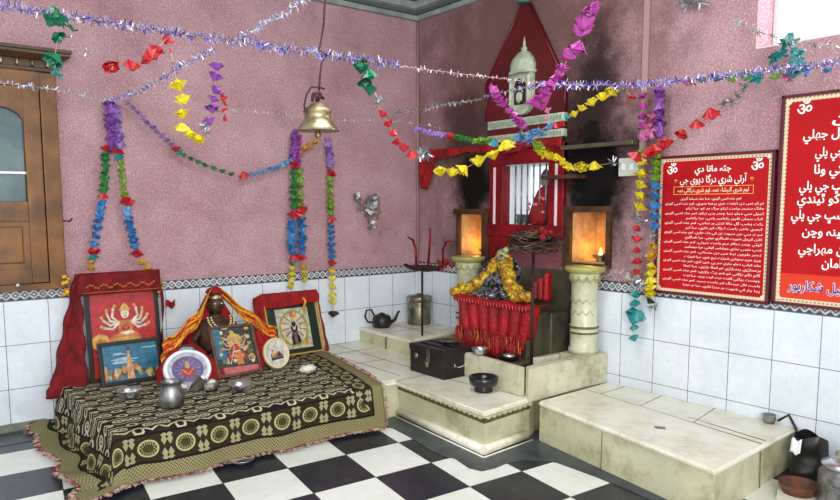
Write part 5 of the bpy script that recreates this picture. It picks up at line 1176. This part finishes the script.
garland('big magenta crepe strand falling from top right over the red plaque', (3.2, 3.8), [('mg', 7, 2, [(594, 8), (588, 12)]), ('mg', 8.5, 2, [(585, 24), (581, 31)]), ('mg', 9, 2, [(578, 48), (570, 54)]), ('mg', 5.5, 6, [(563, 68), (558, 76), (550, 84), (545, 90)]), ('mg', 8, 3, [(544, 98), (536, 101), (541, 104)]), ('pk', 4, 2, [(548, 110), (547, 118)], 'crepe')])
garland('smaller magenta strand slanting down across the left of the pediment bands', (4.2, 4.6), [('mg', 5, 4, [(493, 90), (497, 98), (503, 103)]), ('mg', 4.5, 2, [(509, 111), (514, 115)]), ('mg', 5, 3, [(517, 120), (522, 126)]), ('bl', 7, 3, [(522, 136), (530, 140), (540, 134)], 'tuft')])
GR = 'flower strands hanging on the right wall'
garland('swag of big red flowers rising right of the shrine, above the smaller notice', (4.5, 3.72), [('hr', 6.5, 1, [(636, 156)]), ('hr', 7, 2, [(650, 152), (655, 150)]), ('hr', 6.5, 1, [(666, 143)]), ('hr', 6.5, 1, [(682, 134)]), ('hr', 6.5, 1, [(697, 124)]), ('hr', 7, 1, [(711, 114)]), ('si', 8, 4, [(724, 104), (735, 100), (745, 88)], 'tuft'), ('te', 8, 1, [(757, 77)], 'crepe'), ('te', 6, 3, [(772, 59), (776, 56), (782, 54)], 'crepe'), ('te', 9, 1, [(798, 55)], 'crepe'), ('te', 9, 2, [(785, 42), (791, 41)], 'crepe')])
garland('small many-coloured flowers tied along the violet tinsel at upper right', (4.0, 3.6), [('pk', 4, 2, [(689, 82), (694, 81)]), ('gr', 4.5, 2, [(702, 80), (717, 78)]), ('yg', 6, 2, [(732, 77), (746, 76)]), ('te', 6, 1, [(756, 77)]), ('yg', 6, 1, [(776, 75)]), ('pk', 6, 1, [(788, 77)]), ('te', 7, 2, [(793, 73), (797, 68)]), ('bl', 6, 2, [(808, 70), (826, 70)], 'crepe')])
garland('left strand on the right wall, yellow then red, teal end on the tiles', 'R', [('mg', 4.2, 5, [(643, 96), (643, 136)]), ('yg', 4, 1, [(642, 152)]), ('ye', 5.5, 5, [(641, 162), (640, 207)]), ('si', 7, 2, [(637, 216), (642, 222)], 'tuft'), ('hr', 4.2, 5, [(637, 228), (637, 272)]), ('si', 7, 2, [(635, 283), (641, 286)], 'tuft'), ('te', 5, 2, [(635, 294), (635, 303)]), ('te', 6, 3, [(633, 312), (638, 314), (634, 319)]), ('te', 4, 2, [(634, 327), (634, 338)])], group=GR)
garland('right strand on the right wall, blue middle, beside the smaller notice', 'R', [('pu', 5, 9, [(659, 90), (660, 134)]), ('yg', 4.8, 5, [(656, 148), (656, 178)]), ('bl', 5.5, 5, [(655, 186), (654, 226)]), ('si', 6, 2, [(653, 234), (655, 238)], 'tuft'), ('oy', 5, 2, [(653, 246), (652, 256)]), ('ye', 5.2, 5, [(651, 266), (650, 294)]), ('dk', 4, 1, [(650, 301)]), ('si', 6, 2, [(651, 307), (655, 308)], 'tuft')], group=GR)
garland('pink paper rosette pinned between the two strands above the red notice', 'R', [('pk', 8, 4, [(650, 118), (650, 124), (648, 132), (652, 130)], 'crepe')], False)
garland('silver tassel pinned high on the right wall near the cable casing', 'R', [('si', 9, 4, [(683, 1), (690, 3), (700, 2)], 'tuft')], False)
# crumpled silver foil on the left wall
t = garland('crumpled silver foil flower stuck on the peeling patch of the left wall', 'L', [('si', 7, 3, [(359, 199), (369, 202), (373, 200)], 'crepe'), ('wh', 7, 2, [(372, 206), (371, 212)], 'crepe'), ('si', 5, 2, [(370, 218), (372, 226)], 'crepe')], False)
# tinsel
def tinselmat(name, c, c2):
    m, nt, b = newmat(name); b.inputs['Metallic'].default_value = .35; b.inputs['Roughness'].default_value = .35
    setc(b, mixc(noi(60, 1, .5, lo=.46, hi=.54), lin(c), lin(c2))); return m
TM = dict(blue=tinselmat('blue_tinsel', (62, 64, 160), (130, 132, 220)), violet=tinselmat('violet_tinsel', (84, 66, 180), (158, 140, 226)), white=tinselmat('white_tinsel', (226, 226, 236), (180, 178, 200)), green=tinselmat('green_tinsel', (52, 110, 70), (150, 180, 150)), pinkw=tinselmat('pinkish_tinsel', (232, 216, 228), (190, 150, 180)), silver=tinselmat('silver_tinsel', (190, 192, 214), (120, 120, 170)))
TM['darkblue'] = tinselmat('dark_blue_tinsel', (34, 32, 96), (70, 64, 150)); TM['darkviolet'] = TM['darkblue']
def tinsel(label, pl, path, pr, per, m, group='tinsel strings crossing the room'):
    W = []
    for i, q in enumerate(path): W.append(place(q[0], q[1], pl if isinstance(pl, (str, float, int)) else pl[0] + (pl[1] - pl[0]) * i / (len(path) - 1)))
    t = thing('tinsel_garland', label, 'tinsel', W[0], group=group)
    MB().tube(W, .0016, 5).build('string', M['twine'], t, True)
    b = MB(); 
    for i in range(len(W) - 1):
        px = math.dist(path[i], path[i + 1]); n = int(px * per * .72)
        for k in range(n):
            c = W[i].lerp(W[i + 1], R.random()); s = depth(c) / F; d = Vector((R.gauss(0, 1), R.gauss(0, 1), R.gauss(0, 1))).normalized(); ax = (W[i + 1] - W[i]).normalized()
            d = (d - ax * d.dot(ax) * .5).normalized(); L = pr * s * R.uniform(.5, 1.15); q = d.cross(Vector((R.gauss(0, 1), R.gauss(0, 1), R.gauss(0, 1)))).normalized() * .55 * s
            b.mi = R.choice((0, 0, 0, 1, 1, 2))
            b.f([b.v(c - q), b.v(c + q), b.v(c + d * L + q * .6), b.v(c + d * L - q * .6)])
    b.build('foil_strands', [TM[m], TM['white'], TM['dark' + m] if 'dark' + m in TM else TM['silver']], t, True, norm=False)['kind'] = 'stuff'; return t
tinsel('thick blue tinsel across the left half of the room, passing above the bell', (3.0, 4.3), [(-30, 1), (0, 5), (50, 14), (105, 22), (165, 32), (210, 38), (260, 45), (330, 55), (400, 66)], 7, 4.2, 'blue')
tinsel('short silvery tinsel slanting up to the ceiling left of the bell rod', (3.7, 3.4), [(240, 40), (268, 23), (290, 10), (312, -6)], 6.5, 3.6, 'silver')
tinsel('sparse whitish tinsel at far left in front of the cupboard', (3.1, 4.4), [(-20, 82), (0, 83), (25, 86), (60, 90), (112, 100)], 4, 1.6, 'white')
tinsel('blue tinsel rising from the purple strand towards the left of the bell', (4.4, 3.6), [(113, 100), (140, 92), (165, 76), (180, 66), (214, 50)], 4.5, 3.5, 'blue')
tinsel('pinkish white sparse tinsel left of and over the red plaque', (4.3, 4.3), [(400, 66), (430, 70), (470, 75), (515, 80), (545, 84)], 3.4, 1.4, 'pinkw')
tinsel('thick violet tinsel running from the red plaque to the right edge', (4.3, 3.3), [(538, 84), (560, 85), (630, 85), (700, 79), (770, 70), (850, 61)], 6, 4.5, 'violet')
tinsel('thin green tinsel on the far wall left of the red plaque', (6.3, 5.0), [(394, 113), (430, 108), (450, 104), (482, 99)], 3.2, 2.0, 'green')
tinsel('thin blue tinsel crossing the white dome relief', (4.9, 4.7), [(482, 98), (505, 92), (535, 86)], 3.4, 3, 'blue')
tinsel('faint white tinsel strung behind the bell', (5.2, 6.0), [(225, 110), (262, 113), (300, 117), (345, 121), (400, 121), (440, 128)], 2.6, 1.0, 'white')
tinsel('green and grey tinsel in front of the bright window at top right', (3.6, 3.3), [(734, 21), (757, 31), (782, 39), (805, 43), (850, 48)], 5.5, 1.6, 'green')
# small details on the wall
o = MB().tube([Vector(q) for q in ((-3.06, -.002, 1.165), (-3.06, -.03, 1.16), (-3.03, -.045, 1.158), (-3.01, -.04, 1.175))], .006, 6).build('wall_hook', M['black']); p = ony(63, 220, 0); o.location = Vector((p.x + 3.06, 0, p.z - 1.165)); tag(o, 'little black hook in the pink wall right of the cupboard', 'hook')
# ------------------------------------------------------------------ light
wd = bpy.data.worlds.new('world'); sc.world = wd; wd.use_nodes = True; X.nt = wd.node_tree; bg = wd.node_tree.nodes['Background']
bg.inputs[0].default_value = (.9, .96, 1, 1); bg.inputs[1].default_value = 1.0
def area(name, loc, target, size, e, col=(1, 1, 1), sy=None):
    L = bpy.data.lights.new(name, 'AREA'); L.energy = e; L.size = size; L.color = col
    if sy: L.shape = 'RECTANGLE'; L.size_y = sy
    o = bpy.data.objects.new(name, L); COL.objects.link(o); o.location = loc; o.rotation_euler = (Vector(target) - Vector(loc)).to_track_quat('-Z', 'Y').to_euler(); return o
area('doorway_daylight', (-4.6, -7.0, 2.3), (-1.6, 0, 1.0), 2.4, 215, (1, .97, .93), 2.0)
area('added_ceiling_fill', (-2.0, -2.6, 3.45), (-2.0, -2.6, 0), 1.6, 42, (.95, 1, .98), .5)  # added fill without a fixture, gives the platform tops light from above
area('window_daylight', (.6, -4.2, 3.0), (-2.0, -2.6, .6), 1.6, 40, (.92, .96, 1), .8)
sc.view_settings.view_transform = 'Standard'; sc.view_settings.look = 'None'; sc.view_settings.gamma = 1; sc.view_settings.use_curve_mapping = False
sc.view_settings.exposure = 0.2
